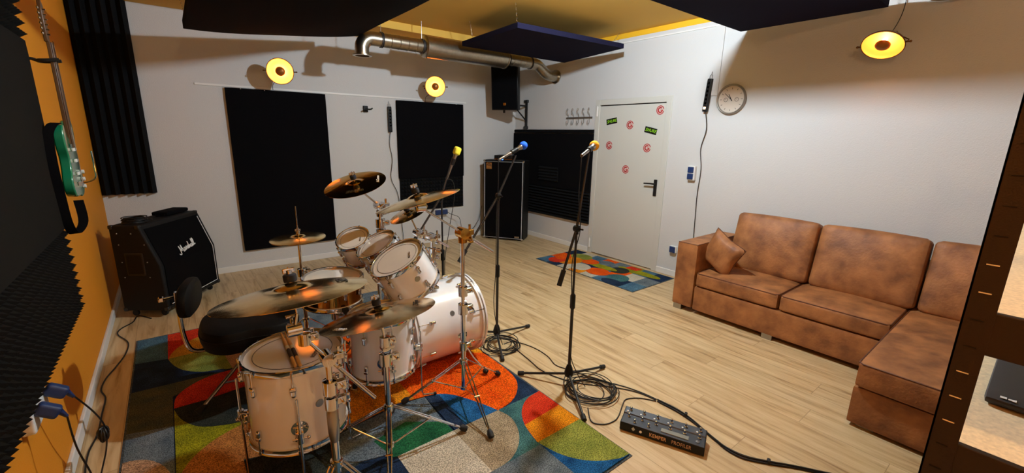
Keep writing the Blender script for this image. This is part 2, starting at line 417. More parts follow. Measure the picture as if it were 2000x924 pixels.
gsticker(3.445, 1.208, 'lowest round red G sticker')
def ssticker(y, z, ang, label):
    M = frame((XR-.0045, y, z), (-1, 0, 0), (0, -1, 0)) @ Rz(ang)
    st = MB().prism([(-.085, -.036), (.085, -.036), (.085, .036), (-.085, .036)], 0, .0006, M).build('sticker', M_black, door); lab(st, label)
    text('SHURE', .052, M @ Tr(0, 0, .0012), M_limem, st, 'sticker_print', bold=.0003, shear=.25, sx=.95, spacing=1.05)
ssticker(3.72, 1.805, math.radians(9), 'black sticker with green lettering tilted upwards')
ssticker(3.125, 1.69, math.radians(-12), 'black sticker with green lettering tilted downwards')

# bare ceiling bulbs, the warm one an added fill
for loc, pw, colr, r, lb in CEIL_LAMPS:
    t = thing('ceiling_light', lb, 'ceiling light', (loc[0], loc[1], ZC))
    MB().cyl((loc[0], loc[1], loc[2]+r*.8), (loc[0], loc[1], ZC), .02).lathe([(.05, 0), (.05, .012), (1e-5, .012)], Tr(loc[0], loc[1], ZC-.014), 24).build('lamp_holder', M_white, t)
    mb_ = bpy.data.materials.new('bright_bulb'); mb_.use_nodes = True; pb = mb_.node_tree.nodes['Principled BSDF']
    pb.inputs['Emission Color'].default_value = colr+(1,); pb.inputs['Emission Strength'].default_value = pw/(PI*4*PI*r*r)
    MB().ball(loc, r).build('bulb', mb_, t)

# ------------------------------------------------------------------ rugs
def arcpts(cx, cy, r, a0, a1, n=20, ry=None):
    ry = ry or r
    return [(cx+r*math.cos(math.radians(a0+(a1-a0)*i/n)), cy+ry*math.sin(math.radians(a0+(a1-a0)*i/n))) for i in range(n+1)]
def rug(label, x0, y0, x1, y1, regions, grp=None):
    mats = list(R_.values()); keys = list(R_.keys())
    b = MB().box((x0, y0, 0), (x1, y1, .004), mi=keys.index('edge'))
    z = .0045
    for key, poly in regions:
        if 'c' in poly:                      # points between two 'c' marks lie on a smooth curve
            out = []; run = None
            for q in poly:
                if q == 'c':
                    if run is None: run = []
                    else: out += [(p.x, p.y) for p in catmull([(a, b_, 0) for a, b_ in run], 6)]; run = None
                elif run is None: out.append(q)
                else: run.append(q)
            poly = out
        b.prism(poly, .002, z, mi=keys.index(key)); z += .00022
    o = b.build('rug', mats, smooth=False)
    return tag(o, label, 'rug', grp)
def rc(a, b, c, d): return [(a, b), (c, b), (c, d), (a, d)]
e = .012
RX0, RX1, RY0, RY1 = -.38, 1.685, 1.09, 4.16
reg = [('navy', rc(RX0+e, RY0+e, RX1-e, RY1-e))]
reg += [
 ('skyblue', [(-.37, 3.72), (-.19, 3.68), (-.19, RY1-e), (-.37, RY1-e)]),
 ('red', [(-.19, 3.60), (.45, 3.60), (.45, RY1-e), (-.19, RY1-e)]),
 ('gold', arcpts(.20, 3.66, .385, 0, 180, 24, .36)),
 ('green', arcpts(.20, 3.68, .385, 180, 360, 24, .41)),
 ('beige', [(.16, 3.24), (.55, 3.24), (.55, 3.7), (.13, 3.55)]),
 ('grey', [(.45, 3.30), (1.05, 3.30), (1.05, RY1-e), (.45, RY1-e)]),
 ('navy', [(-.37, 3.29), (.16, 3.24), 'c', (.10, 3.30), (.0, 3.33), (-.10, 3.42), (-.16, 3.55), (-.19, 3.68), 'c', (-.37, 3.72)]),
 ('olive', [(-.37, 2.80), (-.17, 2.75), (-.17, 3.1), (.1, 3.26), (-.37, 3.29)]),
 ('grey', [(-.37, 2.3), (-.17, 2.3), (-.17, 2.76), (-.37, 2.82)]),
 ('red', ['c', (-.165, 2.95), (-.155, 3.07), (-.10, 3.16), (0.0, 3.23), (.12, 3.25), (.30, 3.24), (.45, 3.2), 'c', (.45, 2.99), (.19, 2.97), (0, 2.945)]),
 ('orange', [(.45, 3.3), (.45, 2.6), (1.0, 2.6), (1.0, 3.3)]),
 ('dark', [(-.165, 2.945), (.0, 2.94), (.19, 2.965), (.45, 2.98), 'c', (.45, 2.62), (.25, 2.58), (.13, 2.585), (.04, 2.61), (-.06, 2.67), (-.13, 2.79), (-.165, 2.945), 'c']),
 ('ygreen', ['c', (-.165, 2.93), (-.13, 2.79), (-.06, 2.67), (.04, 2.608), (.13, 2.582), (.30, 2.58), 'c', (.30, 1.8), (-.165, 1.8)]),
 ('copper', [(-.165, 2.2)]+arcpts(.22, 2.2, .385, 180, 60, 16, .36)+[(.45, 2.5), (.45, 1.75), (-.165, 1.75)]),
 ('dark', [(.1, 2.24), (.56, 2.08), (.52, 1.6), (.10, 1.6)]),
 ('beige', [(-.37, 2.1)]+arcpts(-.37, 2.2, .20, 90, 0, 10, .36)+[(-.17, 1.75), (-.37, 1.75)]),
 ('olive', rc(-.37, RY0+e, .3, 1.75)),
 ('grey', [(.47, 2.13), (.60, 2.16), (.90, 2.20), (1.06, 2.18), (1.03, 1.80), (.70, 1.84), (.48, 1.9)]),
 ('darkgreen', [(.66, 1.98), (.86, 2.03), (1.04, 1.90), (1.04, 1.79), (.70, 1.80)]),
 ('amber', [(.45, 2.15), (.60, 2.17), (.90, 2.22), (1.06, 2.185), (1.06, 2.6), (.45, 2.6)]),
 ('orange', [(1.0, 2.2), 'c', (1.06, 2.185), (1.15, 2.15), (1.22, 2.08), (1.30, 1.92), (1.345, 1.80), 'c', 'c', (1.345, 1.80), (1.45, 1.82), (1.54, 1.87), (1.62, 1.96), (1.66, 2.08), (1.67, 2.28), 'c', (1.67, 2.75), (1.0, 2.75)]),
 ('amber', [(1.45, 2.60), (1.673, 2.42), (1.673, 2.9), (1.3, 2.9)]),
 ('teal', rc(1.05, 2.9, 1.673, 3.3)), ('amber', rc(1.05, 3.3, 1.673, 3.7)), ('grey', rc(1.05, 3.7, 1.673, RY1-e)),
 ('blue', [(1.05, 1.80), 'c', (1.345, 1.80), (1.30, 1.92), (1.22, 2.08), (1.15, 2.15), (1.06, 2.185), 'c']),
 ('navy', [(1.05, 1.80), (1.12, 1.80), (1.14, 2.14), (1.06, 2.185)]),
 ('tan', [(1.04, 1.43), (1.04, 1.80), 'c', (1.345, 1.80), (1.365, 1.70), (1.33, 1.59), (1.26, 1.50), (1.16, 1.44), (1.04, 1.43), 'c']),
 ('cream', [(.715, 1.43), (1.04, 1.43), (1.04, 1.80), (.715, 1.80)]),
 ('navy', [(.3, 1.43), (.715, 1.43), (.715, 1.80), (.53, 1.86), (.3, 1.8)]),
 ('teal', ['c', (1.04, 1.43), (1.16, 1.44), (1.26, 1.50), (1.33, 1.59), (1.365, 1.70), (1.345, 1.80), 'c', (1.673, 1.80), (1.35, 1.43)]),
 ('red', ['c', (1.673, 1.80), (1.58, 1.79), (1.50, 1.75), (1.43, 1.68), (1.38, 1.58), (1.35, 1.45), 'c', (1.673, 1.45)]),
 ('amber', [(1.385, 1.60), (1.673, 1.62), (1.673, 1.45), (1.35, 1.45)]),
 ('grey', rc(.88, RY0+e, 1.35, 1.43)), ('skyblue', rc(.3, RY0+e, .88, 1.43)),
 ('blue', rc(1.35, RY0+e, 1.673, 1.45)),
 ('green', ['c', (1.35, 1.45), (1.38, 1.33), (1.43, 1.24), (1.50, 1.17), (1.60, 1.115), (1.673, RY0+e), 'c', (1.673, 1.45)])]
rug('large patchwork rug of curved blue, orange and green shapes under the drum kit', RX0, RY0, RX1, RY1, reg)
# door rug
a0, b0, a1, b1 = 3.69, 2.575, 4.485, 4.135
cs = ['navy', 'skyblue', 'orange', 'amber', 'grey', 'cream', 'ygreen', 'blue', 'red', 'teal', 'dark', 'green']
reg2 = [('grey', rc(a0+e, b0+e, a1-e, b1-e))]
rows = [['skyblue', 'grey', 'navy'], ['navy', 'cream', 'skyblue'], ['skyblue', 'orange', 'ygreen'], ['cream', 'skyblue', 'grey'], ['amber', 'navy', 'orange'], ['cream', 'grey', 'skyblue'], ['navy', 'amber', 'cream'], ['skyblue', 'orange', 'navy']]
W3, H8 = (a1-a0-2*e)/3, (b1-b0-2*e)/8
for j, rw in enumerate(rows):
    for i, k in enumerate(rw): reg2.append((k, rc(a0+e+i*W3, b0+e+j*H8, a0+e+(i+1)*W3, b0+e+(j+1)*H8)))
def ell(k, u, v, ru, rv): reg2.append((k, arcpts(a0+u*(a1-a0), b0+v*(b1-b0), ru, 0, 360, 26, rv)))
ell('teal', .30, .25, .14, .13); ell('ygreen', .78, .24, .07, .30); ell('dark', .62, .36, .12, .12); ell('orange', .30, .44, .13, .16)
ell('ygreen', .55, .50, .07, .22); ell('grey', .75, .55, .10, .13); ell('orange', .60, .66, .11, .13); ell('cream', .26, .62, .13, .16)
ell('navy', .10, .22, .08, .14); ell('green', .70, .80, .13, .16); ell('amber', .38, .78, .18, .15); ell('red', .25, .86, .13, .12); ell('orange', .42, .88, .12, .10)
reg2.append(('red', rc(a0+.64, b0+.42, a0+.75, b0+.58)))
rug('small patchwork rug of curved shapes lying in front of the door', a0, b0, a1, b1, reg2)

# ------------------------------------------------------------------ acoustic foam and panels
def wedge(name, label, O, U, W, N, width, length, pitch, depth, base, m, cat='acoustic foam', parent=None, lbl=True):
    """ribs repeat along U over width, run along W over length, N is outwards"""
    O, U, W, N = V(O), V(U), V(W), V(N); n = max(1, round(width/pitch)); p = width/n
    prof = [(0, 0)]
    for i in range(n): prof += [(i*p, base), ((i+.5)*p, base+depth)]
    prof += [(width, base), (width, 0)]
    vs = [O+U*a+N*h for a, h in prof]+[O+U*a+N*h+W*length for a, h in prof]; k = len(prof)
    fs = [(i, i+1, k+i+1, k+i) for i in range(k-1)]+[(k-1, 0, k, 2*k-1)]
    base_ = [0]
    for i in range(n):
        a = 1+2*i; fs += [(a, a+1, a+2)[::-1], (k+a, k+a+1, k+a+2)]
    lo = [0]+[1+2*i for i in range(n+1)]+[k-1]
    fs += [tuple(lo), tuple(k+i for i in lo)[::-1]]
    b = MB().add(vs, fs); o = b.build(name, m, parent, smooth=False)
    if lbl: tag(o, label, cat)
    return o
def pyramid(name, label, O, U, W, N, wu, ww, pitch, depth, base, m, parent=None, jit=0):
    O, U, W, N = V(O), V(U), V(W), V(N); nu, nw = max(1, round(wu/pitch)), max(1, round(ww/pitch)); pu, pw = wu/nu, ww/nw
    vs = []; fs = []
    for i in range(nu+1):
        for j in range(nw+1): vs.append(O+U*i*pu+W*j*pw+N*base)
    g = lambda i, j: i*(nw+1)+j
    for i in range(nu):
        for j in range(nw):
            c = len(vs); vs.append(O+U*(i+.5)*pu+W*(j+.5)*pw+N*(base+depth))
            q = [g(i, j), g(i+1, j), g(i+1, j+1), g(i, j+1)]
            fs += [(q[k], q[(k+1) % 4], c) for k in range(4)]
    b = len(vs); vs += [O, O+U*wu, O+U*wu+W*ww, O+W*ww]
    fs += [(b, b+3, b+2, b+1)]
    rim = [[g(i, 0) for i in range(nu+1)], [g(nu, j) for j in range(nw+1)], [g(i, nw) for i in range(nu, -1, -1)], [g(0, j) for j in range(nw, -1, -1)]]
    for k in range(4): fs.append(tuple([b+k, b+(k+1) % 4]+rim[k][::-1]))
    o = MB().add(vs, fs).build(name, m, parent, smooth=False)
    if label: tag(o, label, 'acoustic foam')
    return o
# corner column of wedge foam, left end of the back wall
wedge('foam_panel', 'tall black ribbed foam sheet in the left back corner above the guitar cabinet', (XL+.003, YB-.002, .965), (1, 0, 0), (0, 0, 1), (0, -1, 0), .415, 1.79, .07, .05, .03, M_foam)
# orange wall: two pyramid foams with a felt panel between
pyramid('foam_panel', 'pyramid foam on the orange wall above the blue plugs', (XL+.002, .9, .60), (0, 1, 0), (0, 0, 1), (1, 0, 0), 2.42, .46, .046, .042, .035, M_foam_b)
pyramid('foam_panel', 'pyramid foam on the orange wall above the guitar, at the ceiling', (XL+.002, .9, 2.02), (0, 1, 0), (0, 0, 1), (1, 0, 0), 2.42, .60, .052, .05, .035, M_foam_b)
tag(MB().rbox((.036, 1.20, .475), .008, Tr(XL+.039, 2.10, 1.542)).build('felt_panel', M_foam_b), 'smooth dark felt panel between two pyramid foams on the orange wall', 'acoustic panel')
# back wall
def nails(o, pts):
    for p in pts: MB().cyl(p, (p[0], p[1]-.02, p[2]), .004, seg=6).build('nail', M_chrome_d, o)
t = thing('felt_panel', 'tall black felt panel on the back wall left of the guitar hook', 'acoustic panel', (1.07, YB, 1.14))
MB().rbox((.512, .02, .905), .006, Tr(1.068, YB-.021, 1.142)).build('panel', M_felt, t); nails(t, [(.7, YB-.04, 2.04), (.93, YB-.04, 2.04)])
t = thing('felt_panel', 'black felt panel on the back wall right of the hanging power strip', 'acoustic panel', (3.0, YB, 1.5))
MB().rbox((.522, .02, .525), .006, Tr(3.006, YB-.028, 1.51)).build('panel', M_felt, t); nails(t, [(3.4, YB-.05, 2.03)])
pyramid('foam_panel', 'black pyramid foam below the felt panel on the back wall', (3.528, YB-.002, .515), (-1, 0, 0), (0, 0, 1), (0, -1, 0), 1.03, .47, .05, .035, .02, M_foam)
# right wall behind the bass cabinet
tag(MB().rbox((.018, .86, .40), .006, Tr(XR-.019, 4.86, 1.245)).build('felt_panel', M_felt), 'black felt panel on the wall behind the bass cabinet', 'acoustic panel')
wedge('foam_panel', 'black ribbed foam below the felt panel beside the door hinges', (XR-.002, 5.70, .40), (0, 0, 1), (0, -1, 0), (-1, 0, 0), .44, 1.70, .044, .035, .015, M_foam)
wedge('foam_panel', 'small black ribbed foam tile on the felt panel behind the bass cabinet', (XR-.038, 5.05, .93), (0, 0, 1), (0, -1, 0), (-1, 0, 0), .22, .42, .044, .02, .008, M_foam)
wedge('foam_panel', 'narrow ribbed foam strip along the top of the felt panel behind the bass cabinet', (XR-.002, 5.70, 1.65), (0, 0, 1), (0, -1, 0), (-1, 0, 0), .05, 1.70, .025, .02, .02, M_foam)

# hanging ceiling absorbers on chains
def chain(p0, p1, parent):
    p0, p1 = V(p0), V(p1); L = (p1-p0).length; n = max(2, int(L/.021)); b = MB()
    d = (p1-p0).normalized()
    for i in range(n):
        c = p0+(p1-p0)*((i+.5)/n); s = d.orthogonal().normalized()
        if i % 2: s = d.cross(s)
        b.tube([c+d*.014*math.cos(a)+s*.006*math.sin(a) for a in [2*PI*k/10 for k in range(10)]], .0015, 5, closed=True)
    b.build('chain', M_chrome, parent)
def absorber(label, P, zt, m, chains, sag=0, thick=.05, torn=False):
    c = sum((V(p) for p in P), V())/4
    t = thing('ceiling_absorber', label, 'acoustic panel', c, 'black absorbers hanging from the ceiling')
    N = 14; vs = []; fs = []
    for k in range(2):
        for i in range(N+1):
            for j in range(N+1):
                u, v = i/N, j/N
                p = (V(P[0])*(1-u)+V(P[1])*u)*(1-v)+(V(P[3])*(1-u)+V(P[2])*u)*v
                if k == 0: p = p-V((0, 0, 1))*sag*(math.sin(PI*u)**.8*.6+math.sin(PI*u)*math.sin(PI*v)*.6+.12*math.sin(9*u)*math.sin(7*v))
                else: p = p+V((0, 0, thick))
                vs.append(p)
    K = (N+1)**2
    for i in range(N):
        for j in range(N):
            a = i*(N+1)+j; fs.append((a, a+N+1, a+N+2, a+1)[::-1]); fs.append((K+a, K+a+N+1, K+a+N+2, K+a+1))
    for i in range(N):
        for a, b in ((i*(N+1), (i+1)*(N+1)), ((i+1)*(N+1)+N, i*(N+1)+N), (i+1, i), (N*(N+1)+i, N*(N+1)+i+1)):
            fs.append((a, b, K+b, K+a))
    MB().add(vs, fs).build('panel', m, t, bevel=0)
    for p, q in chains:
        MB().tube([V(p)+V((.008*math.cos(a), 0, .008*math.sin(a))) for a in [2*PI*k/10 for k in range(10)]], .002, 5, closed=True).build('eyelet', M_chrome, t)
        chain(V(p)+V((0, 0, .008)), q, t)
    return t
B = [(2.76, 3.46, 2.60), (4.26, 3.38, 2.60), (4.44, 4.52, 2.59), (2.83, 4.57, 2.60)]
absorber('black square absorber hanging level between the silver duct and the ceiling, whole in view', B, 2.4, M_felt_n,
         [((2.83, 3.55, 2.655), (2.80, 3.54, 2.84)), ((4.18, 3.48, 2.655), (4.34, 3.52, 2.79)), ((2.92, 4.48, 2.655), (2.84, 4.42, 2.84))])
Cc = [(2.92, 1.03, 2.60), (4.42, 1.05, 2.60), (4.41, 2.135, 2.60), (2.94, 2.135, 2.60)]
absorber('navy-black absorber hanging nearest the sofa and the right wall', Cc, 2.4, M_felt_n, [((4.3, 1.15, 2.655), (4.34, 1.15, 2.79)), ((3.05, 2.05, 2.655), (3.05, 2.05, 2.84))])
A = [(.225, 3.10, 2.42), (1.72, 3.10, 2.60), (1.74, 4.88, 2.60), (.235, 4.92, 2.447)]
absorber('large sagging black absorber above the drummer, left of the silver duct', A, 2.4, M_felt, [((.26, 4.84, 2.52), (.20, 4.84, 2.84)), ((1.66, 4.84, 2.66), (1.66, 4.84, 2.84))], sag=.05, thick=.065)
# ------------------------------------------------------------------ ventilation duct
def ringbands(pts, r, parent):
    for p, d in pts:
        M = frame(p, d); MB().lathe([(r, -.012), (r+.010, -.012), (r+.010, -.004), (r+.003, -.003), (r+.003, .003), (r+.010, .004), (r+.010, .012), (r, .012)], M, 28, closed=True).build('seal_ring', M_duct_band, parent)
YD, ZD = 4.79, 2.575
t = thing('ventilation_duct', 'galvanised round ventilation duct running under the ceiling into the right wall', 'duct', (3, YD, ZD))
elb = [(1.735, YD, 2.40), (1.735, YD, 2.47)]+[(1.735+.115*(1-math.cos(a)), YD, 2.46+.115*math.sin(a)) for a in [PI/2*i/8 for i in range(1, 9)]]+[(1.95, YD, ZD)]
MB().tube(elb, .072, 24, cap=False).lathe([(.072, -.012), (.098, -.010), (.098, 0), (.072, 0)], Tr(1.735, YD, 2.40), 28, closed=True).build('elbow', M_galv, t)
def corr(x0, x1, r, step, dr):
    pr = []; x = x0
    while x < x1: pr += [(r, x), (r, min(x1, x+step*.93)), (r+dr, min(x1, x+step*.965))]; x += step
    pr.append((r, x1)); return pr
MX = frame((0, YD, ZD), (1, 0, 0), (0, 0, 1))
MB().lathe(corr(1.95, 2.44, .072, .10, .003), MX, 28).build('spiral_pipe', M_galv, t)
MB().lathe([(.075, 2.44), (.115, 2.455), (.123, 2.46), (.123, 2.475), (.117, 2.48), (.117, 3.60), (.123, 3.605), (.123, 3.62), (.115, 3.625), (.075, 3.64)], MX, 32).build('silencer', M_galv, t)
MB().lathe(corr(3.64, 4.06, .072, .10, .003), MX, 28).build('spiral_pipe', M_galv, t)
s = catmull([(4.06, YD, ZD), (4.16, YD, ZD-.005), (4.24, YD, ZD-.04), (4.33, YD, ZD-.10), (4.43, YD, ZD-.13), (4.555, YD, ZD-.132)], 5)
MB().tube(s, .072, 24, cap=False).build('bend', M_galv, t)
MB().lathe([(.072, 0), (.095, 0), (.092, .02), (.072, .02)], frame((XR-.022, YD, ZD-.132), (1, 0, 0)), 28, closed=True).build('wall_flange', M_galv, t)
ringbands([((1.95, YD, ZD), (1, 0, 0)), ((2.43, YD, ZD), (1, 0, 0)), ((3.66, YD, ZD), (1, 0, 0)), ((4.05, YD, ZD), (1, 0, 0))], .070, t)
for x in (1.95, 2.43, 3.64): MB().cyl((x, YD, ZD+.07), (x, YD, ZC), .003, seg=6).build('hanger_rod', M_chrome_d, t)
t = thing('ventilation_duct', 'short silver duct end at the top edge above the wall lamp', 'duct', (4.42, .68, 2.7))
MB().lathe([(.085, 0), (.085, .2), (.078, .2), (.078, 0)], Tr(4.42, .72, 2.60), 28, closed=True).lathe([(.085, 0), (.098, 0), (.098, .015), (.085, .015)], Tr(4.42, .72, 2.60), 28, closed=True).build('pipe', M_galv, t)

# ------------------------------------------------------------------ dish wall lamps
def dish_lamp(label, c, n, wall_pt, cable_to):
    n = V(n).normalized(); M = frame(c, n, (n.cross(V((0, 0, 1)))))
    t = thing('wall_lamp', label, 'lamp', M, 'round dish lamps on the walls')
    R, D = .132, .062
    pr = [(1e-5, -D)]+[(R*math.sin(a)*1.0, -D*math.cos(a)) for a in [PI/2*i/9 for i in range(1, 10)]]
    inn = [(max(1e-5, r-.0035), z+.0035*(1 if i == 0 else .6)) for i, (r, z) in enumerate(pr)]
    MB().lathe(pr+[(R+.003, .002)], None, 40, caps=False).build('dish', M_dish_o, t, local=True)
    MB().lathe(inn, None, 40, caps=False).build('reflector', M_dish_i, t, local=True)
    MB().lathe([(.014, -D+.004), (.018, -D+.02), (.030, -.025), (.036, -.012), (.036, -.006)], None, 24).build('bulb', M_bulb, t, local=True)
    MB().lathe([(.034, -.008), (.048, -.004), (.047, .004), (.038, .014), (.022, .021), (1e-5, .024)], None, 24).build('bulb_cap', M_cap, t, local=True)
    MB().tube([(-R-.004, 0, -.01), (-R-.012, 0, -.03), (-R*.5, 0, -D-.03), (R*.5, 0, -D-.03), (R+.012, 0, -.03), (R+.004, 0, -.01)], .004, 8).build('yoke', M_dish_o, t, local=True)
    for s_ in (-1, 1): MB().cyl((s_*(R-.002), 0, -.01), (s_*(R+.024), 0, -.01), .006, seg=10).ball((s_*(R+.026), 0, -.01), .009).build('knob', M_dish_o, t, local=True)
    MB().cyl(tuple(V(c)-n*(D+.02)), wall_pt, .008).build('arm', M_dish_o, t)
    MB().tube(catmull(cable_to, 6), .003, 6).build('lamp_cable', M_cable, t)
    return t
dish_lamp('round golden dish lamp on the back wall above the tall felt panel', (1.05, 5.38, 2.225), (-.30, -.92, -.12), (1.05, YB, 2.22), [(1.05, 5.50, 2.16), (1.02, 5.66, 2.11), (1.015, 5.67, 2.05)])
dish_lamp('round golden dish lamp on the back wall right of the hanging power strip', (2.92, 5.40, 2.22), (-.45, -.86, -.10), (2.92, YB, 2.22), [(2.92, 5.50, 2.14), (2.92, 5.68, 2.10), (2.92, 5.69, 2.03)])
dish_lamp('round golden dish lamp on the right wall above the sofa', (4.32, 1.015, 2.312), (-.61, .02, -.79), (XR, 1.0, 2.44), [(4.40, 1.0, 2.40), (4.50, .99, 2.5), (4.545, .98, 2.62), (4.552, .98, 2.84)])

# ------------------------------------------------------------------ small things on the walls
def power_strip(label, M, plugged, n=6):
    t = thing('power_strip', label, 'power strip', M)
    MB().rbox((.024, .020, .165), .006, Tr(0, 0, 0)).build('housing', M_black, t, local=True)
    for i in range(n):
        MB().lathe([(.017, .0), (.017, .002), (.012, .002), (.012, -.001), (1e-5, -.001)], Tr(0, -.020, .12-.04*i) @ Mx.Rotation(PI/2, 4, 'X'), 18).build('socket', M_black, t, local=True)
    MB().box((-.012, -.024, -.140), (.012, -.019, -.118)).build('switch', M_ledr if plugged else M_black, t, local=True)
    MB().tube([(-.012, .0, .165), (-.012, .002, .20), (.012, .002, .20), (.012, 0, .165)], .0025, 6).tube([(.0, .004, .20), (0, .01, .235)], .0025, 6).build('hanging_loop', M_cable, t, local=True)
    return t
power_strip('black power strip hanging on the white wall between the two back felt panels', Tr(2.385, YB-.030, 1.78), False)
power_strip('black power strip hanging left of the wall clock', frame((XR-.035, 2.45, 2.05), (0, 0, 1), (0, -1, 0)) @ Mx.Rotation(math.radians(4), 4, 'Y'), True)
tag(MB().tube(catmull([(2.385, YB-.03, 1.62), (2.37, YB-.02, 1.45), (2.40, YB-.02, 1.25), (2.37, YB-.02, 1.0), (2.45, YB-.02, .8), (2.48, YB-.02, .62), (2.50, YB-.03, .3), (2.52, YB-.03, .02)], 6), .004, 6).build('power_cable', M_cable), 'black cable hanging from the power strip on the back wall', 'cable')
tag(MB().tube(catmull([(XR-.03, 2.455, 1.88), (XR-.02, 2.43, 1.7), (XR-.015, 2.47, 1.5), (XR-.015, 2.44, 1.28), (XR-.015, 2.45, 1.0), (XR-.015, 2.44, .7), (XR-.02, 2.43, .4), (XR-.03, 2.45, .05)], 6), .004, 6).build('power_cable', M_cable), 'black cable hanging from the power strip beside the clock', 'cable')
# clock
MC = frame((XR, 2.21, 2.0), (-1, 0, 0), (0, -1, 0))
t = thing('wall_clock', 'round pale wall clock with two small inset dials', 'clock', MC)
MB().lathe([(.130, .0), (.147, .0), (.150, .012), (.147, .028), (.140, .034), (.133, .030), (.130, .012)], None, 48, closed=True).build('rim', M_clock_rim, t, local=True)
MB().lathe([(1e-5, .002), (.131, .002), (.131, .012), (1e-5, .012)], None, 48).build('clock_face', M_clock, t, local=True)
for k in range(12):
    a = PI/6*k; MB().box((-.002, .098, .012), (.002, .114, .0135), Rz(-a)).build('hour_mark', M_ink, t, local=True)
def hand(L, w_, ang, nm, z): MB().prism([(-w_, -.018), (w_, -.018), (w_*.6, L), (-w_*.6, L)], z, z+.002, Rz(-math.radians(ang))).build(nm, M_black, t, local=True)
hand(.058, .0035, -28, 'hour_hand', .016); hand(.088, .0028, -48, 'minute_hand', .019)
for x, y in ((-.055, -.004), (.055, -.004)): MB().lathe([(.017, .012), (.020, .012), (.020, .0135), (.017, .0135)], Tr(x, y, 0), 24, closed=True).box((-.001, 0, .0125), (.001, .014, .0137), Tr(x, y, 0) @ Rz(.7)).build('inset_dial', M_ring, t, local=True)
# coat hook rail
t = thing('coat_hook_rail', 'chrome wire coat rail with double hooks on the wall left of the door', 'coat rack', (XR, 4.3, 1.87))
MB().tube([(XR-.010, 4.54, 1.865), (XR-.010, 4.05, 1.865)], .006, 8).tube([(XR-.010, 4.54, 1.850), (XR-.010, 4.05, 1.850)], .004, 8).build('rail', M_chrome_d, t)
for i in range(5):
    y = 4.50-.10*i
    MB().tube(catmull([(XR-.012, y, 1.80), (XR-.03, y, 1.775), (XR-.05, y, 1.80), (XR-.045, y, 1.82)], 4), .0035, 6).tube(catmull([(XR-.012, y, 1.80), (XR-.013, y, 1.865), (XR-.02, y-.005, 1.90), (XR-.05, y-.01, 1.93), (XR-.06, y-.01, 1.965), (XR-.045, y-.01, 1.985), (XR-.030, y-.008, 1.965)], 4), .0035, 6).build('hook', M_chrome_d, t)
# sockets and switches
def socket(label, M, cats='wall socket'):
    t = thing('wall_socket', label, cats, M)
    MB().rbox((.040, .040, .010), .006, Tr(0, 0, .010)).build('cover', M_white, t, local=True)
    return t
MS = frame((XR, 2.535, 1.233), (-1, 0, 0), (0, -1, 0))
t = thing('light_switch', 'surface-mounted double switch box with dark blue rockers beside the door', 'light switch', MS)
MB().rbox((.042, .080, .022), .008, Tr(0, 0, .022)).build('box', M_white, t, local=True)
for z in (.036, -.036): MB().rbox((.034, .032, .006), .005, Tr(-.004, z, .048)).build('rocker', M_blue, t, local=True)
MS = frame((XR, 2.66, .33), (-1, 0, 0), (0, -1, 0))
t = thing('wall_socket', 'white wall socket with dark blue insert behind the sofa arm', 'wall socket', MS)
MB().rbox((.042, .042, .02), .008, Tr(0, 0, .02)).build('box', M_white, t, local=True); MB().rbox((.036, .036, .006), .005, Tr(0, 0, .044)).build('insert', M_blue, t, local=True)
# blue plugged adapters low on the back wall, under pyramid foam
t = thing('wall_socket', 'white socket block with blue plugs low on the back wall behind the cymbals', 'wall socket', (3.12, YB, .48))
MB().rbox((.11, .025, .042), .008, Tr(3.12, YB-.025, .46)).build('box', M_white, t)
for x in (3.06, 3.17): MB().rbox((.045, .02, .036), .008, Tr(x, YB-.07, .46)).build('plug', M_blue, t)
tag(MB().tube(catmull([(3.2, YB-.09, .46), (3.26, 5.6, .42), (3.38, 5.58, .36), (3.42, 5.55, .18), (3.55, 5.5, .17), (3.66, 5.5, .28), (3.76, 5.6, .30), (3.84, 5.64, .5)], 6), .004, 6).build('power_cable', M_cable), 'thin black cable sagging from the low back socket towards the bass cabinet', 'cable')
# instrument hooks
def guitar_hook(label, M):
    t = thing('guitar_hanger', label, 'wall hook', M)
    MB().rbox((.03, .012, .04), .006, Tr(0, -.012, 0)).build('wall_plate', M_black, t, local=True)
    MB().tube(catmull([(0, -.02, 0), (0, -.06, .002), (0, -.085, -.006)], 5), .008, 8).tube(catmull([(-.03, -.17, .004), (-.034, -.12, -.004), (-.02, -.09, -.006), (.02, -.09, -.006), (.034, -.12, -.004), (.03, -.17, .004)], 5), .009, 8).build('yoke', M_rubber, t, local=True)
    return t
guitar_hook('empty black guitar hook on the white back wall', Tr(2.07, YB, 1.90))
guitar_hook('black hook carrying the green guitar on the orange wall', Tr(XL, 3.40, 1.94) @ Rz(PI/2))
# stripes of a small dark mark on the right wall
# ------------------------------------------------------------------ green guitar on the orange wall, seen edge-on
MG = frame((XL+.125, 3.40, 1.25), (1, 0, 0), (0, 1, 0))        # local x = along the wall, y = up, z = away from the wall
g = thing('electric_guitar', 'sea green electric guitar hanging edge-on from the orange wall', 'guitar', MG)
body = [(-.02, -.02), (.06, -.035), (.13, -.02), (.175, .03), (.175, .09), (.14, .14), (.125, .18), (.14, .23), (.165, .28), (.175, .34), (.15, .385), (.11, .37), (.075, .31), (.035, .295), (-.035, .295), (-.07, .31), (-.10, .36), (-.14, .355), (-.16, .30), (-.15, .24), (-.125, .19), (-.135, .13), (-.165, .08), (-.165, .03), (-.12, -.015)]
bp = [(p.x, p.y) for p in catmull([(x, y, 0) for x, y in body], 4, closed=True)]
MB().prism(bp, -.024, .018).build('body', M_green, g, local=True, bevel=.006)
MB().box((-.024, .26, .008), (.024, .78, .024)).box((-.021, .24, .024), (.021, .78, .029)).build('neck', M_maple, g, local=True, bevel=.005)
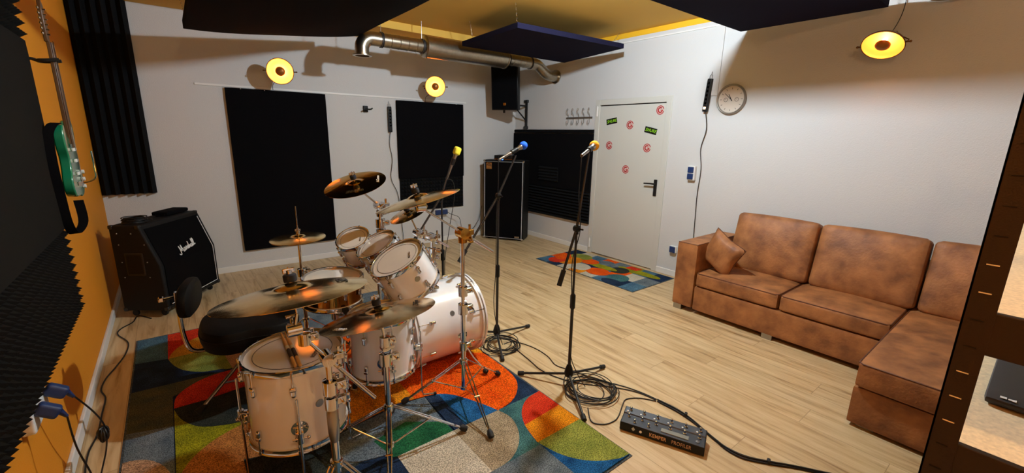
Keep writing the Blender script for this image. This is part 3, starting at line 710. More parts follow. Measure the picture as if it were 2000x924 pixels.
MB().prism([(-.024, .78), (.024, .78), (.045, .84), (.035, .96), (-.01, .985), (-.03, .93)], .002, .018).build('headstock', M_maple, g, local=True, bevel=.003)
for i in range(6):
    MB().cyl((-.034-.001*i, .815+.024*i, .008), (-.058, .815+.024*i, .008), .004, seg=8).ball((-.062, .815+.024*i, .008), .009, .7, 1, .6).cyl((-.02, .815+.024*i, .018), (-.02, .815+.024*i, .030), .004, seg=8).build('tuning_peg', M_chrome, g, local=True)
for y in (.10, .17, .23): MB().rbox((.036, .009, .006), .004, Tr(0, y, .024)).build('pickup', M_inkw, g, local=True)
MB().box((-.04, .03, .020), (.04, .055, .032)).build('bridge', M_chrome, g, local=True)
MB().tube(catmull([(.03, .045, .03), (.04, .05, .06), (.05, .07, .085), (.05, .12, .088), (.05, .22, .088)], 5), .004, 8).build('tremolo_arm', M_chrome, g, local=True)
for x, y in ((.10, .06), (.12, .10), (.09, .02)): MB().lathe([(.011, .02), (.011, .034), (1e-5, .036)], Tr(x, y, 0), 16).build('knob', M_inkw, g, local=True)
for i in range(6): MB().cyl((-.0165+.0066*i, .045, .034), (-.014+.0056*i, .785, .032), .0006, seg=4).build('string', M_chrome, g, local=True)
def ribbon(pts, wdir, w_, th, name, m, parent):
    pts = catmull(pts, 6); vs = []; fs = []
    W_ = V(wdir).normalized()*w_/2
    for i, p in enumerate(pts):
        a = pts[max(0, i-1)]; b = pts[min(len(pts)-1, i+1)]; n = (b-a).cross(W_).normalized()*th/2
        vs += [p-W_-n, p+W_-n, p+W_+n, p-W_+n]
    for i in range(len(pts)-1):
        for k in range(4): fs.append((4*i+k, 4*i+(k+1) % 4, 4*i+4+(k+1) % 4, 4*i+4+k))
    fs += [(3, 2, 1, 0), tuple(4*(len(pts)-1)+k for k in range(4))]
    return MB().add(vs, fs).build(name, m, parent)
ribbon([(XL+.12, 3.27, 1.62), (XL+.105, 3.24, 1.605), (XL+.09, 3.20, 1.55), (XL+.09, 3.16, 1.40), (XL+.09, 3.18, 1.25), (XL+.09, 3.22, 1.10), (XL+.10, 3.30, 1.03), (XL+.13, 3.38, 1.08), (XL+.125, 3.40, 1.20)], (1, .25, 0), .042, .004, 'strap', M_felt, g)
# orange wall plug group
t = thing('wall_socket', 'white socket on the orange wall with two angled dark blue plugs', 'wall socket', (XL, 2.3, .50))
MB().rbox((.02, .12, .042), .008, Tr(XL+.02, 2.30, .52)).build('box', M_white, t)
for y, z in ((2.38, .545), (2.22, .545)):
    MB().rbox((.036, .024, .024), .012, frame((XL+.072, y, z), (.75, .2, 1), (1, 0, -.75))).tube([(XL+.10, y, z-.015), (XL+.115, y+.01, z-.05)], [.012, .006], 10).build('plug', M_blue, t)
def cable(label, pts, r=.0035, cat='cable', n=6, name='cable'):
    return tag(MB().tube(catmull(pts, n), r, 7).build(name, M_cable), label, cat)
cable('black cord hanging from the nearer blue plug down the orange wall', [(XL+.115, 2.23, .50), (XL+.12, 2.23, .35), (XL+.14, 2.26, .15), (XL+.13, 2.22, .01)])
cable('black cord looping from the farther blue plug to the knotted bundle', [(XL+.115, 2.39, .50), (XL+.15, 2.47, .36), (XL+.16, 2.56, .22), (XL+.15, 2.54, .12), (XL+.12, 2.45, .01), (XL+.16, 2.30, .006), (XL+.35, 2.28, .006)])
t = MB()
for i in range(6):
    c = V((XL+.15, 2.55, .20)); a = i*.5
    t.tube([c+V((.02*math.cos(q)*math.cos(a), .03*math.cos(q)*math.sin(a)+.01*math.sin(2*q+i), .035*math.sin(q))) for q in [2*PI*k/16 for k in range(16)]], .004, 6, closed=True)
tag(t.build('cable_bundle', M_cable), 'small knotted bundle of black cord hanging at the white baseboard', 'cable')
zc = .0045
cable('long black power cable snaking along the floor from the guitar cabinet past the orange wall', [(x, y, zc) for x, y in [(-.30, 4.62), (-.39, 4.75), (-.42, 4.61), (-.49, 4.50), (-.50, 4.38), (-.43, 4.17), (-.43, 3.96), (-.47, 3.76), (-.51, 3.60), (-.52, 3.45), (-.49, 3.32), (-.49, 3.14), (-.49, 2.92), (-.51, 2.75), (-.50, 2.55), (-.46, 2.4)]], .0045)

# ------------------------------------------------------------------ guitar cabinet with slanted front
u = V((.56, .828, 0)).normalized(); dp = V((-u.y, u.x, 0))
FL = V((-.175, 4.56, .0))
MA = Mx(((u.x, dp.x, 0, FL.x), (u.y, dp.y, 0, FL.y), (0, 0, 1, 0), (0, 0, 0, 1)))     # local x along the front, y into the depth, z up
t = thing('guitar_speaker_cabinet', 'black guitar speaker cabinet with slanted front and white script logo in the left corner', 'speaker cabinet', MA)
W_, H0, H1, D_ = .76, .065, .815, .36
prof = [(0, H0), (D_, H0), (D_, H1), (.125, H1), (0, H0+.40)]
def yz(b, poly, x0, x1, mi=0):   # extrude a (y,z) profile along x
    n = len(poly); vs = [(x0, p[0], p[1]) for p in poly]+[(x1, p[0], p[1]) for p in poly]
    return b.add(vs, [tuple(range(n)), tuple(range(n, 2*n))[::-1]]+[(i, n+i, n+(i+1) % n, (i+1) % n) for i in range(n)], None, mi)
yz(MB(), prof, 0, W_).build('cabinet_body', M_tolex, t, local=True, bevel=.012)
b = MB()
y2 = lambda z: 0 if z < H0+.40 else .125*(z-H0-.40)/(H1-H0-.40)
zs = [H0+.035, H0+.40, H1-.035]
b.add([(.035, y2(zs[0])-.006, zs[0]), (W_-.035, y2(zs[0])-.006, zs[0]), (W_-.035, y2(zs[1])-.006, zs[1]), (.035, y2(zs[1])-.006, zs[1]), (W_-.035, y2(zs[2])-.007, zs[2]), (.035, y2(zs[2])-.007, zs[2]),
       (.035, .02, zs[0]), (W_-.035, .02, zs[0]), (W_-.035, .13, zs[2]), (.035, .13, zs[2])], [(0, 1, 2, 3), (3, 2, 4, 5), (0, 6, 7, 1), (5, 4, 8, 9)])
b.build('grille_cloth', M_grille, t, local=True, smooth=False)
q = [(.05, zs[0]+.012), (W_-.05, zs[0]+.012), (W_-.05, zs[1]), (W_-.05, zs[2]-.012), (.05, zs[2]-.012), (.05, zs[1])]
MB().tube([(x, y2(z)-.009, z) for x, z in (q[3], q[2], q[1], q[0])], .0035, 6).build('piping', M_pipe_w, t, local=True)
# script logo from brush strokes
def stroke(b, pts, r, z=0): b.tube(catmull([(x, y, z) for x, y in pts], 4), r, 8)
nrm = V((0, -(H1-H0-.40), .125)).normalized()
zm = H0+.475
ML = Mx.Identity(4) @ frame((W_*.50, y2(zm)-.013, zm), nrm, (1, 0, 0)) @ Mx.Rotation(math.radians(6), 4, 'Z') @ Mx.Diagonal((1.15, 1.15, 1, 1))
b = MB()
L_ = [[(-.115, -.020), (-.108, -.030), (-.095, -.026), (-.088, .0), (-.086, .038)], [(-.086, .038), (-.080, .008), (-.075, -.008)], [(-.075, -.008), (-.068, .012), (-.060, .040)], [(-.060, .040), (-.059, .0), (-.055, -.018), (-.046, -.014)],
      [(-.026, .006), (-.038, .008), (-.046, -.006), (-.036, -.016), (-.027, .004), (-.026, -.012), (-.018, -.012)], [(-.018, -.012), (-.012, .010), (-.006, .006), (-.004, -.012), (.002, -.010)],
      [(.002, -.010), (.010, .012), (.014, -.004), (.010, -.014), (.020, -.010)], [(.020, -.010), (.028, .040)], [(.026, -.012), (.032, .006), (.038, .002), (.040, -.012), (.046, -.010)],
      [(.062, .006), (.050, .008), (.045, -.006), (.054, -.014), (.062, .004), (.062, -.012), (.068, -.010)], [(.068, -.010), (.080, .030), (.076, .044), (.072, .020), (.074, -.008), (.082, -.008)], [(.082, -.008), (.096, .030), (.092, .046), (.087, .020), (.089, -.008), (.100, -.004)]]
for s_ in L_: stroke(b, s_, .0034)
b.v = [ML @ p for p in b.v]
b.build('script_logo', M_inkw, t, local=True)
for x, y, z in [(0, 0, H0), (W_, 0, H0), (0, D_, H0), (W_, D_, H0), (0, .125, H1), (W_, .125, H1), (0, D_, H1), (W_, D_, H1)]:
    MB().rbox((.018, .018, .018), .010, Tr(x+(.014 if x == 0 else -.014), y+(.014 if y < D_ else -.014), z+(.014 if z == H0 else -.014))).build('corner_guard', M_black_metal, t, local=True)
for x in (.06, W_-.06):
    for y in (.06, D_-.06):
        c = MB().cyl((x, y, H0), (x, y, .05), .012).build('caster', M_chrome, t, local=True)
        MB().cyl((x-.010, y+.012, .027), (x+.010, y+.012, .027), .026, seg=20).build('wheel', M_rubber, c, local=True, bevel=.003)
MB().rbox((.004, .075, .10), .01, Tr(-.001, .20, H0+.42)).build('handle_plate', M_black_metal, t, local=True)
for y in (.10, .30):
    for z in (.32, .46, .62, .72): MB().ball((-.001, y if z != .72 else (.19 if y < .2 else .30), H0+z*.95), .005).build('screw', M_chrome_d, t, local=True)
# on top: coiled cable and flat black case
Pt = lambda x, y, z: MA @ V((x, y, z))
b = MB()
for k in range(7):
    r = .085-.006*(k % 3); c = Pt(.13, .24, H1+.008+.007*k)
    b.tube([c+V((r*math.cos(a)*(1+.06*math.sin(2*a+k)), r*.9*math.sin(a), .002*math.sin(3*a+k))) for a in [2*PI*i/28 for i in range(28)]], .0042, 6, closed=True)
b.tube(catmull([Pt(.2, .20, H1+.012), Pt(.24, .18, H1+.010), Pt(.27, .22, H1+.008), Pt(.24, .27, H1+.008)], 6), .0042, 6)
tag(b.build('coiled_cable', M_cable), 'round coil of black cable lying on the guitar cabinet', 'cable')
tc = thing('flat_bag', 'flat black bag lying on the far top corner of the guitar cabinet', 'bag', Pt(.58, .25, H1))
MB().rbox((.15, .07, .018), .012, MA @ Tr(.58, .25, H1+.022)).build('pouch', M_felt, tc)
MB().tube(catmull([Pt(.43, .20, H1+.02), Pt(.39, .18, H1+.015), Pt(.38, .24, H1+.01), Pt(.43, .28, H1+.02)], 6), .004, 6).build('bag_strap', M_felt, tc)

# ------------------------------------------------------------------ bass cabinet and amplifier head
u2 = V((.565, -.825, 0)).normalized(); d2 = V((-u2.y, u2.x, 0))
FLb = V((3.775, 5.50, 0))
MBs = Mx(((u2.x, d2.x, 0, FLb.x), (u2.y, d2.y, 0, FLb.y), (0, 0, 1, 0), (0, 0, 0, 1)))
t = thing('bass_speaker_cabinet', 'tall black bass speaker cabinet with silver edge trim by the back corner', 'speaker cabinet', MBs)
BW, BH, BD = .65, 1.235, .30
MB().box((0, 0, .015), (BW, BD, BH)).build('cabinet_body', M_tolex, t, local=True, bevel=.01)
MB().box((.028, -.006, .045), (BW-.028, .01, BH-.03)).build('grille_cloth', M_grille, t, local=True)
MB().tube([(.022, -.006, .038), (BW-.022, -.006, .038), (BW-.022, -.006, BH-.022), (.022, -.006, BH-.022)], .005, 4, closed=True).build('silver_trim', M_pipe_w, t, local=True)
for x in (0.012, BW-.012):
    for z in (.027, BH-.012): MB().ball((x, .004, z), .018).build('corner_guard', M_chrome, t, local=True)
lp = MB().box((.05, -.010, BH-.135), (.135, -.006, BH-.04)).build('logo_plate', M_plate, t, local=True)
b = MB()
for r in (.034, .022): b.tube([(.0925+r*math.cos(a), -.0115, BH-.085+r*math.sin(a)) for a in [PI*(-.12+1.12*i/14) for i in range(15)]], .0035, 5)
b.ball((.0925, -.011, BH-.085), .008, 1, .3, 1)
b.build('logo_emblem', M_black, lp, local=True)
text('AMPEG', .018, MBs @ Tr(.0925, -.0108, BH-.124) @ Mx.Rotation(PI/2, 4, 'X'), M_black, lp, 'logo_lettering')
np_ = MB().box((BW-.13, -.009, .052), (BW-.055, -.006, .075)).build('name_plate', M_chrome_d, t, local=True)
for x in (.08, BW-.08): MB().cyl((x, .05, 0), (x, .05, .02), .02).build('foot', M_rubber, t, local=True)
t = thing('bass_amplifier', 'small bass amplifier head with a blue light on the tall cabinet', 'amplifier', MBs @ Tr(.16, .02, BH))
MB().rbox((.145, .12, .032), .006, Tr(.145, .13, .042)).build('housing', M_black, t, local=True)
MB().box((.0, .006, .012), (.29, .012, .020)).build('front_trim', M_gold, t, local=True)
for i in range(6): MB().cyl((.03+.04*i, .012, .045), (.03+.04*i, -.002, .045), .008).build('knob', M_black_metal, t, local=True)
MB().rbox((.022, .004, .007), .003, Tr(.125, .006, .014)).build('indicator_light', M_led, t, local=True)
for x in (.02, .27): MB().cyl((x, .05, 0), (x, .05, .012), .012).cyl((x, .2, 0), (x, .2, .012), .012).build('foot', M_rubber, t, local=True)

# ------------------------------------------------------------------ PA loudspeaker on wall bracket
nf = V((-.80, -.60, -.10)).normalized()
MP = frame((3.93, 5.20, 2.27), V((0, 0, 1))-nf*nf.z, nf.cross(V((0, 0, 1)))*-1)
# local: z up-ish, x along the front, y = into the body
xz = MP.to_3x3()
t = thing('loudspeaker', 'black loudspeaker mounted high in the back right corner', 'loudspeaker', MP)
sg = 1 if (xz @ V((0, 1, 0))).dot(nf) < 0 else -1
poly = [(-.20, 0), (.20, 0), (.20, .12), (.11, .34), (-.11, .34), (-.20, .12)]
MB().prism([(x, sg*y) for x, y in poly][::sg], -.31, .31).build('cabinet_body', M_black, t, local=True, bevel=.01)
MB().rbox((.185, .006, .295), .005, Tr(0, -sg*.004, 0)).build('front_grille', M_grille, t, local=True)
lg = MB().rbox((.020, .003, .018), .003, Tr(0.0, -sg*.012, -.225)).build('badge', M_gold, t, local=True)
br = thing('speaker_bracket', 'black angled steel wall bracket carrying the corner loudspeaker', 'bracket', (XR, 5.435, 1.94))
MB().box((XR-.022, 5.415, 1.73), (XR-.001, 5.455, 2.15)).build('wall_rail', M_black_metal, br)
for z in (1.73, 2.13): MB().rbox((.014, .045, .022), .006, Tr(XR-.015, 5.435, z)).build('wall_plate', M_black_metal, br)
MB().cyl((XR-.02, 5.435, 2.06), (4.05, 5.36, 2.06), .014, seg=10).build('arm', M_black_metal, br)
MB().cyl((XR-.02, 5.435, 1.84), (4.25, 5.39, 2.055), .011, seg=10).build('brace', M_black_metal, br)
MB().cyl((4.05, 5.36, 1.93), (4.05, 5.36, 2.10), .018, seg=12).build('pivot', M_black_metal, br)

# ------------------------------------------------------------------ sofa with chaise
t = thing('corner_sofa', 'brown suede-look corner sofa with chaise along the right wall', 'sofa', (4.1, .9, 0))
def piping(b, pts, r=.0055, closed=True): b.tube(pts, r, 6, closed=closed)
X0 = 3.68
MB().rbox(((4.50-X0)/2-.005, .70, .115), .012, Tr((4.50+X0)/2+.002, 1.21, .155), (.004, 0, 0)).build('seat_base', M_sofa, t)
MB().rbox(((4.50-2.90)/2-.004, .40, .115), .012, Tr(3.70, .105, .135)).build('chaise_base', M_sofa, t)
MB().rbox(((4.50-X0)/2, .10, .305), .012, Tr((4.50+X0)/2, 2.015, .355), (.002, .004, .003)).build('arm', M_sofa, t)
MB().rbox((.40, .10, .305), .012, Tr(4.10, -.40, .355)).build('arm', M_sofa, t)
b = MB(); zt = .658
b.tube([(X0+.006, 1.922, zt), (X0+.006, 2.108, zt)], .004, 6).tube([(X0+.006, 1.922, zt), (4.42, 1.922, zt)], .004, 6).tube([(X0+.006, 1.924, zt), (X0+.004, 1.924, .06)], .003, 6)
b.build('arm_piping', M_sofa_pipe, t)
MB().rbox((.055, 1.16, .29), .015, Tr(4.435, .82, .34)).build('back_frame', M_sofa, t)
def loop(hx, hy, z, c, r=.0055):
    k = .02
    p = [(-hx+k, -hy), (hx-k, -hy), (hx, -hy+k), (hx, hy-k), (hx-k, hy), (-hx+k, hy), (-hx, hy-k), (-hx, -hy+k)]
    return [(c[0]+x, c[1]+y, z) for x, y in p]
def seat(y0, y1, x0=X0, x1=4.30, z0=.275, z1=.405, nm='seat_cushion', r=.022):
    cx, cy, hx, hy = (x0+x1)/2, (y0+y1)/2, (x1-x0)/2, (y1-y0)/2-.003
    c = MB().rbox((hx, hy, (z1-z0)/2), r, Tr(cx, cy, (z0+z1)/2), (.006, .0, .022), N=12).build(nm, M_sofa, t)
    MB().tube(loop(hx-.004, hy-.004, z1-.008, (cx, cy)), .0048, 6, closed=True).build('cushion_piping', M_sofa_pipe, c)
seat(1.205, 1.905); seat(.51, 1.20)
seat(-.29, .505, 2.885, 4.30, .255, .405, 'chaise_cushion')
def backc(y0, y1, wid=None):
    cy, hy = (y0+y1)/2, (y1-y0)/2-.004
    M = Tr(4.26, cy, .655) @ Mx.Rotation(math.radians(13), 4, 'Y')
    c = MB().rbox((.085, hy, .265), .04, M, (.045, .0, .012), N=12).build('back_cushion', M_sofa, t)
    k = .03
    pts = [(-.062, -hy+.012, -.235), (-.062, -hy+.010, .235), (-.05, -hy+.03, .256), (-.05, hy-.03, .256), (-.062, hy-.010, .235), (-.062, hy-.012, -.235)]
    MB().tube([M @ V(p) for p in pts], .0055, 6).build('cushion_piping', M_sofa_pipe, c)
backc(1.17, 1.85); backc(.475, 1.165); backc(-.28, .47)
for x, y in ((X0+.06, 2.06), (X0+.06, 1.25), (2.98, .42), (2.98, -.22), (4.4, 2.05), (4.4, -.4)):
    MB().box((x-.05, y-.04, 0), (x+.05, y+.04, .052)).build('foot', M_chrome_d if x < 4 else M_black, t)
# throw cushion leaning on the arm
MT = frame((3.87, 1.782, .585), (0, -.42, .90), (.25, .88, .42)) @ Rz(0)
tp = thing('throw_cushion', 'small square brown cushion leaning in the corner of the sofa arm', 'cushion', MT)
vs = []; fs = []; N = 14
for s_ in (1, -1):
    for i in range(N+1):
        for j in range(N+1):
            a, c = -1+2*i/N, -1+2*j/N
            pin = 1-.10*(1-abs(a*c))*(max(abs(a), abs(c)))**2
            th = .070*((1-a**4)*(1-c**4))**.5
            vs.append((a*.175*pin, s_*th, c*.165*pin))
K = (N+1)**2
for i in range(N):
    for j in range(N):
        a = i*(N+1)+j; fs += [(a, a+1, a+N+2, a+N+1), (K+a, K+a+N+1, K+a+N+2, K+a+1)]
MB().add(vs, fs).build('cover', M_sofa, tp, local=True)
edge = [vs[i] for i in list(range(0, N+1))]+[vs[i*(N+1)+N] for i in range(1, N+1)]+[vs[N*(N+1)+j] for j in range(N-1, -1, -1)]+[vs[i*(N+1)] for i in range(N-1, 0, -1)]
MB().tube(edge, .004, 6, closed=True).build('cushion_piping', M_sofa_pipe, tp, local=True)

# ------------------------------------------------------------------ steel rack at the right edge
t = thing('storage_rack', 'dark steel storage rack with chipboard shelves at the right edge', 'shelf', (1.8, -.2, 0))
def post(x, y, sx, sy):
    b = MB().box((x, y, 0), (x+sx*.003, y+sy*.040, 2.0)).box((x, y, 0), (x+sx*.035, y+sy*.003, 2.0))
    p = b.build('post', M_rack, t, smooth=False)
    return p
x0r, y0r, y1r, x1r = 1.10, -.62, .063, 2.62
p = post(x0r, y1r, 1, -1)
for i in range(34):
    z = .16+.0515*i
    if z < 1.65:
        s_ = MB().box((x0r-.0012, y1r-.028, z), (x0r+.001, y1r-.012, z+.0018)).build('slot', M_chip if i in (18, 19, 20, 23, 24) else M_black, p, smooth=False)
for a in ((x0r, y0r, 1, 1), (x1r, y1r, -1, -1), (x1r, y0r, -1, 1)): post(*a)
for zb in (1.312, 1.048, .70, .30, 1.95):
    for xa in (x0r+.003, x1r-.018): MB().box((xa, y0r+.003, zb-.080), (xa+.015, y1r-.038, zb)).build('end_beam', M_rack, t, smooth=False, bevel=.002)
    for ya in (y1r-.018, y0r+.003): MB().box((x0r+.035, ya, zb-.05), (x1r-.035, ya+.015, zb-.018)).build('long_beam', M_rack, t, smooth=False)
    if zb < 1.9: MB().box((x0r+.018, y0r+.004, zb-.016), (x1r-.018, y1r-.004, zb-.002)).build('shelf_board', M_chip, t, smooth=False)
# flat dark device on the middle shelf
td = thing('laptop', 'closed dark grey laptop lying on the middle rack shelf', 'laptop', (1.5, -.2, 1.046))
MB().rbox((.165, .125, .009), .008, Tr(1.505, -.113, 1.057) @ Rz(math.radians(0))).build('case', M_padc, td)
MB().box((1.352, -.02, 1.0665), (1.362, -.010, 1.0672)).prism([(1.352, -.022), (1.358, -.022), (1.362, -.034), (1.350, -.034)], 1.0665, 1.0672).build('sticker', M_inkw, td)

# ------------------------------------------------------------------ drum kit
def lug_mesh(dist, rodlen, up=1):
    """a lug standing off the shell; x outward, z towards its hoop"""
    b = MB().rbox((.011, .010, .024), .009, Tr(.012, 0, 0)).rbox((.008, .013, .010), .006, Tr(.016, 0, up*.014))
    rod = MB().cyl((.016, 0, up*.014), (.016, 0, up*rodlen), .0028, seg=8).cyl((.016, 0, up*(rodlen-.006)), (.016, 0, up*(rodlen+.010)), .0055, seg=8)
    return b.mesh('lug', M_chrome), rod.mesh('tension_rod', M_chrome)
def drum(name, label, bottom, axis, r, depth, nl, shell=M_shell, hoop=M_chrome, lugs_rows=2, yaw=0, ring=True, logo=True, cat='drum', headm=M_head, group=None, lugz=.085, badge=None, xdir=None, hw=.0):
    M = frame(bottom, axis, xdir) @ Rz(yaw)
    t = thing(name, label, cat, M, group)
    MB().lathe([(r, .012), (r, depth-.012), (r-.007, depth-.006), (r-.007, .006)], None, 56, closed=True).build('shell', shell, t, local=True)
    for z, nm in ((depth, 'batter_head'), (0, 'resonant_head')):
        s_ = 1 if z else -1
        h = MB().lathe([(1e-5, z), (r-.006, z), (r+.004, z-s_*.010), (r+.004, z-s_*.018), (r+.001, z-s_*.018), (r-.004, z-s_*.003), (1e-5, z-s_*.001)], None, 56).build(nm, headm, t, local=True)
        if z and ring:
            MB().lathe([(r*.80, z+.0003), (r*.815, z+.0003), (r*.815, z+.0008), (r*.80, z+.0008)], None, 56, closed=True).build('control_ring', M_ring, h, local=True)
        if z and logo:
            text('REMO', r*.13, M @ Tr(r*.30, -r*.45, z+.0008) @ Rz(.9), M_ring, h, 'head_lettering', sx=1.2)
        rim = [(r+.003, z-s_*.014), (r+.009, z-s_*.016), (r+.009, z+s_*.004), (r+.012, z+s_*.010), (r+.009, z+s_*.012), (r+.004, z+s_*.010), (r+.003, z)]
        MB().lathe(rim, None, 56, closed=True).build('hoop', hoop, t, local=True)
    rows = [(depth-lugz, 1), (lugz, -1)] if lugs_rows == 2 else [(depth/2, 1)]
    for z, up in rows:
        lm, rm = lug_mesh(0, lugz-.004 if lugs_rows == 2 else depth/2-.004, up)
        for k in range(nl):
            o = inst(lm, 'lug', t, Rz(2*PI*(k+.5)/nl) @ Tr(r, 0, z)); inst(rm, 'tension_rod', o, Mx.Identity(4))
    if badge is not None:
        MB().lathe([(1e-5, 0), (.018, 0), (.017, .002), (1e-5, .0025)], Rz(badge) @ frame((r, 0, depth*.52), (1, 0, 0)), 24).build('badge', M_chrome_d, t, local=True)
    return t, M
def leg(t, M, r, ang, z_top, z_floor, zb, nm='leg', foot=.07, rubber=False):
    """floor tom leg in local coordinates of a vertical drum whose base stands z_floor above the floor"""
    R = Rz(ang)
    b = MB().tube([R @ V((r+.040, 0, z_top)), R @ V((r+.040, 0, -z_floor+.04)), R @ V((r+.050, 0, -z_floor+.018)), R @ V((r+.05+foot, 0, -z_floor+.014))], .0052, 10)
    l = b.build(nm, M_chrome, t, local=True)
    MB().lathe([(.034, 0), (.034, .003), (1e-5, .004)], R @ frame((r, 0, zb+.02), (1, 0, 0)), 24).rbox((.018, .014, .018), .006, R @ Tr(r+.022, 0, zb)).cyl(R @ V((r+.04, 0, zb-.024)), R @ V((r+.04, 0, zb+.024)), .013).cyl(R @ V((r+.045, -.03, zb)), R @ V((r+.045, .03, zb)), .004).ball(R @ V((r+.045, .032, zb)), .008).build('leg_bracket', M_chrome, l, local=True)
    MB().cyl(R @ V((r+.04+foot, 0, -z_floor+.014)), R @ V((r+.058+foot, 0, -z_floor+.014)), .009).build('rubber_foot', M_rubber, l, local=True)
# large floor tom
FT1 = (.330, 1.99, .262)
t, M = drum('floor_tom', 'large white floor tom in the foreground with drumsticks on its head', FT1, (0, 0, 1), .200, .375, 8, yaw=.15, badge=math.radians(-85))
for a in (-110, 5, 150): leg(t, M, .200, math.radians(a), .27, .254, .09)
# smaller floor tom
t, M = drum('floor_tom', 'smaller white floor tom standing against the bass drum', (.845, 2.265, .25), (0, 0, 1), .176, .34, 8, yaw=.3, badge=math.radians(-60))
for a in (-128, -38, 100): leg(t, M, .176, math.radians(a), .20, .242, .10)
# bass drum
MBD = frame((1.10, 2.585, .305), (1, 0, 0), (0, 0, 1))
t, M = drum('bass_drum', 'white bass drum lying on its side at the right of the kit', (1.10, 2.585, .305), (1, 0, 0), .272, .50, 8, hoop=M_shell, ring=False, logo=False, yaw=0, badge=math.radians(62), lugz=.10, xdir=(0, 0, 1))
for z, s_ in ((.0, -1), (.50, 1)):
    MB().lathe([(.272, z-.012), (.290, z-.018), (.292, z+.018), (.276, z+.020)], None, 56, closed=True).build('wood_hoop', M_shell, t, local=True)
    MB().lathe([(.2925, z-.004), (.2935, z-.004), (.2935, z+.004), (.2925, z+.004)], None, 56, closed=True).build('hoop_inlay', M_chrome_d, t, local=True)
for sy in (-1, 1):
    y = 2.585+sy*.24
    sp = MB().tube([(1.42, y, .24), (1.46, y+sy*.10, .12), (1.51, y+sy*.17, .038)], .0065, 10).build('spur', M_chrome, t)
    MB().lathe([(.036, 0), (.036, .006), (1e-5, .008)], frame((1.42, 2.585+sy*.266, .27), (0, sy, .1)), 24).rbox((.016, .02, .016), .006, Tr(1.42, 2.585+sy*.275, .25)).build('spur_bracket', M_chrome, sp)
    MB().ball((1.512, y+sy*.175, .035), .020).build('rubber_foot', M_rubber, sp)
# rack toms
nT = V((-.56, -.06, 1)).normalized()
def tom(label, c, n, r, d, nl, logo=True):
    n = V(n).normalized(); bt = V(c)-n*d
    return drum('rack_tom', label, bt, n, r, d, nl, logo=logo, group='white rack toms above the bass drum', lugz=.055, yaw=.2, badge=math.radians(-100))
tom('largest rack tom, nearest the bass drum front and the camera', (.975, 2.318, .886), (-.596, -.059, 1), .157, .215, 6)
tom('middle-sized white rack tom between the largest and smallest', (1.009, 2.731, .877), (-.609, -.057, 1), .130, .19, 6, False)
tom('smallest white rack tom, farthest from the camera', (.923, 2.934, .888), (-.492, -.382, 1), .105, .175, 5)
# tom holder: post on the bass drum with ratchet arms
t = thing('tom_holder', 'chrome tom holder posts rising from the bass drum', 'drum hardware', (1.25, 2.62, .58))
MB().rbox((.04, .04, .012), .006, Tr(1.26, 2.60, .592)).build('base_plate', M_chrome, t)
MB().cyl((1.26, 2.60, .59), (1.26, 2.60, .80), .013).build('post', M_chrome, t)
def clamp(b, c, s_=1.0, ax=(0, 0, 1)):
    M = frame(c, ax)
    b.lathe([(.012*s_, -.022*s_), (.020*s_, -.020*s_), (.020*s_, .020*s_), (.012*s_, .022*s_)], M, 16)
    b.rbox((.024*s_, .010*s_, .012*s_), .004, M @ Tr(.018*s_, 0, 0))
    b.cyl(M @ V((.03*s_, -.028*s_, 0)), M @ V((.03*s_, .028*s_, 0)), .0045*s_, seg=8)
    b.rbox((.007*s_, .004*s_, .016*s_), .003, M @ Tr(.03*s_, .034*s_, 0))
    return b
b = MB()
for p, q in (((1.26, 2.60, .74), (1.12, 2.45, .78)), ((1.26, 2.60, .76), (1.12, 2.72, .78)), ((1.26, 2.60, .78), (1.03, 2.92, .80))):
    b.tube([p, ((V(p)+V(q))/2+V((0, 0, .02))), q], .0075, 10); clamp(b, ((V(p)+V(q))/2+V((0, 0, .02))), .8)
b.build('ratchet_arms', M_chrome, t)
clamp(clamp(MB(), (1.26, 2.60, .75), 1.3), (1.26, 2.60, .79), 1.1).build('clamps', M_chrome, t)

# snare
t, M = drum('snare_drum', 'polished brass snare drum half hidden under the foreground cymbal', (.725, 2.769, .530), (.013, -.029, 1), .170, .168, 10, shell=M_brass, ring=False, logo=False, lugs_rows=1, yaw=.1)
t = thing('snare_stand', 'chrome snare stand under the brass snare drum', 'drum hardware', (.725, 2.77, 0))
b = MB()
for k in range(3):
    a = .6+2*PI*k/3; c, s_ = math.cos(a), math.sin(a)
    l = MB().tube([(.725+.02*c, 2.77+.02*s_, .26), (.725+.25*c, 2.77+.25*s_, .032)], .008, 8).tube([(.725+.015*c, 2.77+.015*s_, .10), (.725+.14*c, 2.77+.14*s_, .135)], .005, 8).build('leg', M_chrome, t)
    MB().ball((.725+.255*c, 2.77+.255*s_, .032), .018).build('rubber_foot', M_rubber, l)
    l = MB().tube([(.725, 2.77, .44), (.725+.12*c, 2.77+.12*s_, .47), (.725+.192*c, 2.77+.192*s_, .495), (.725+.194*c, 2.77+.194*s_, .54)], .006, 8).build('basket_arm', M_chrome, t)
    MB().rbox((.016, .014, .018), .006, Tr(.725+.194*c, 2.77+.194*s_, .525)).build('rubber_grip', M_rubber, l)
MB().cyl((.725, 2.77, .08), (.725, 2.77, .47), .013).build('tube', M_chrome, t)
clamp(clamp(MB(), (.725, 2.77, .30), 1.2), (.725, 2.77, .43), 1.2).build('clamps', M_chrome, t)

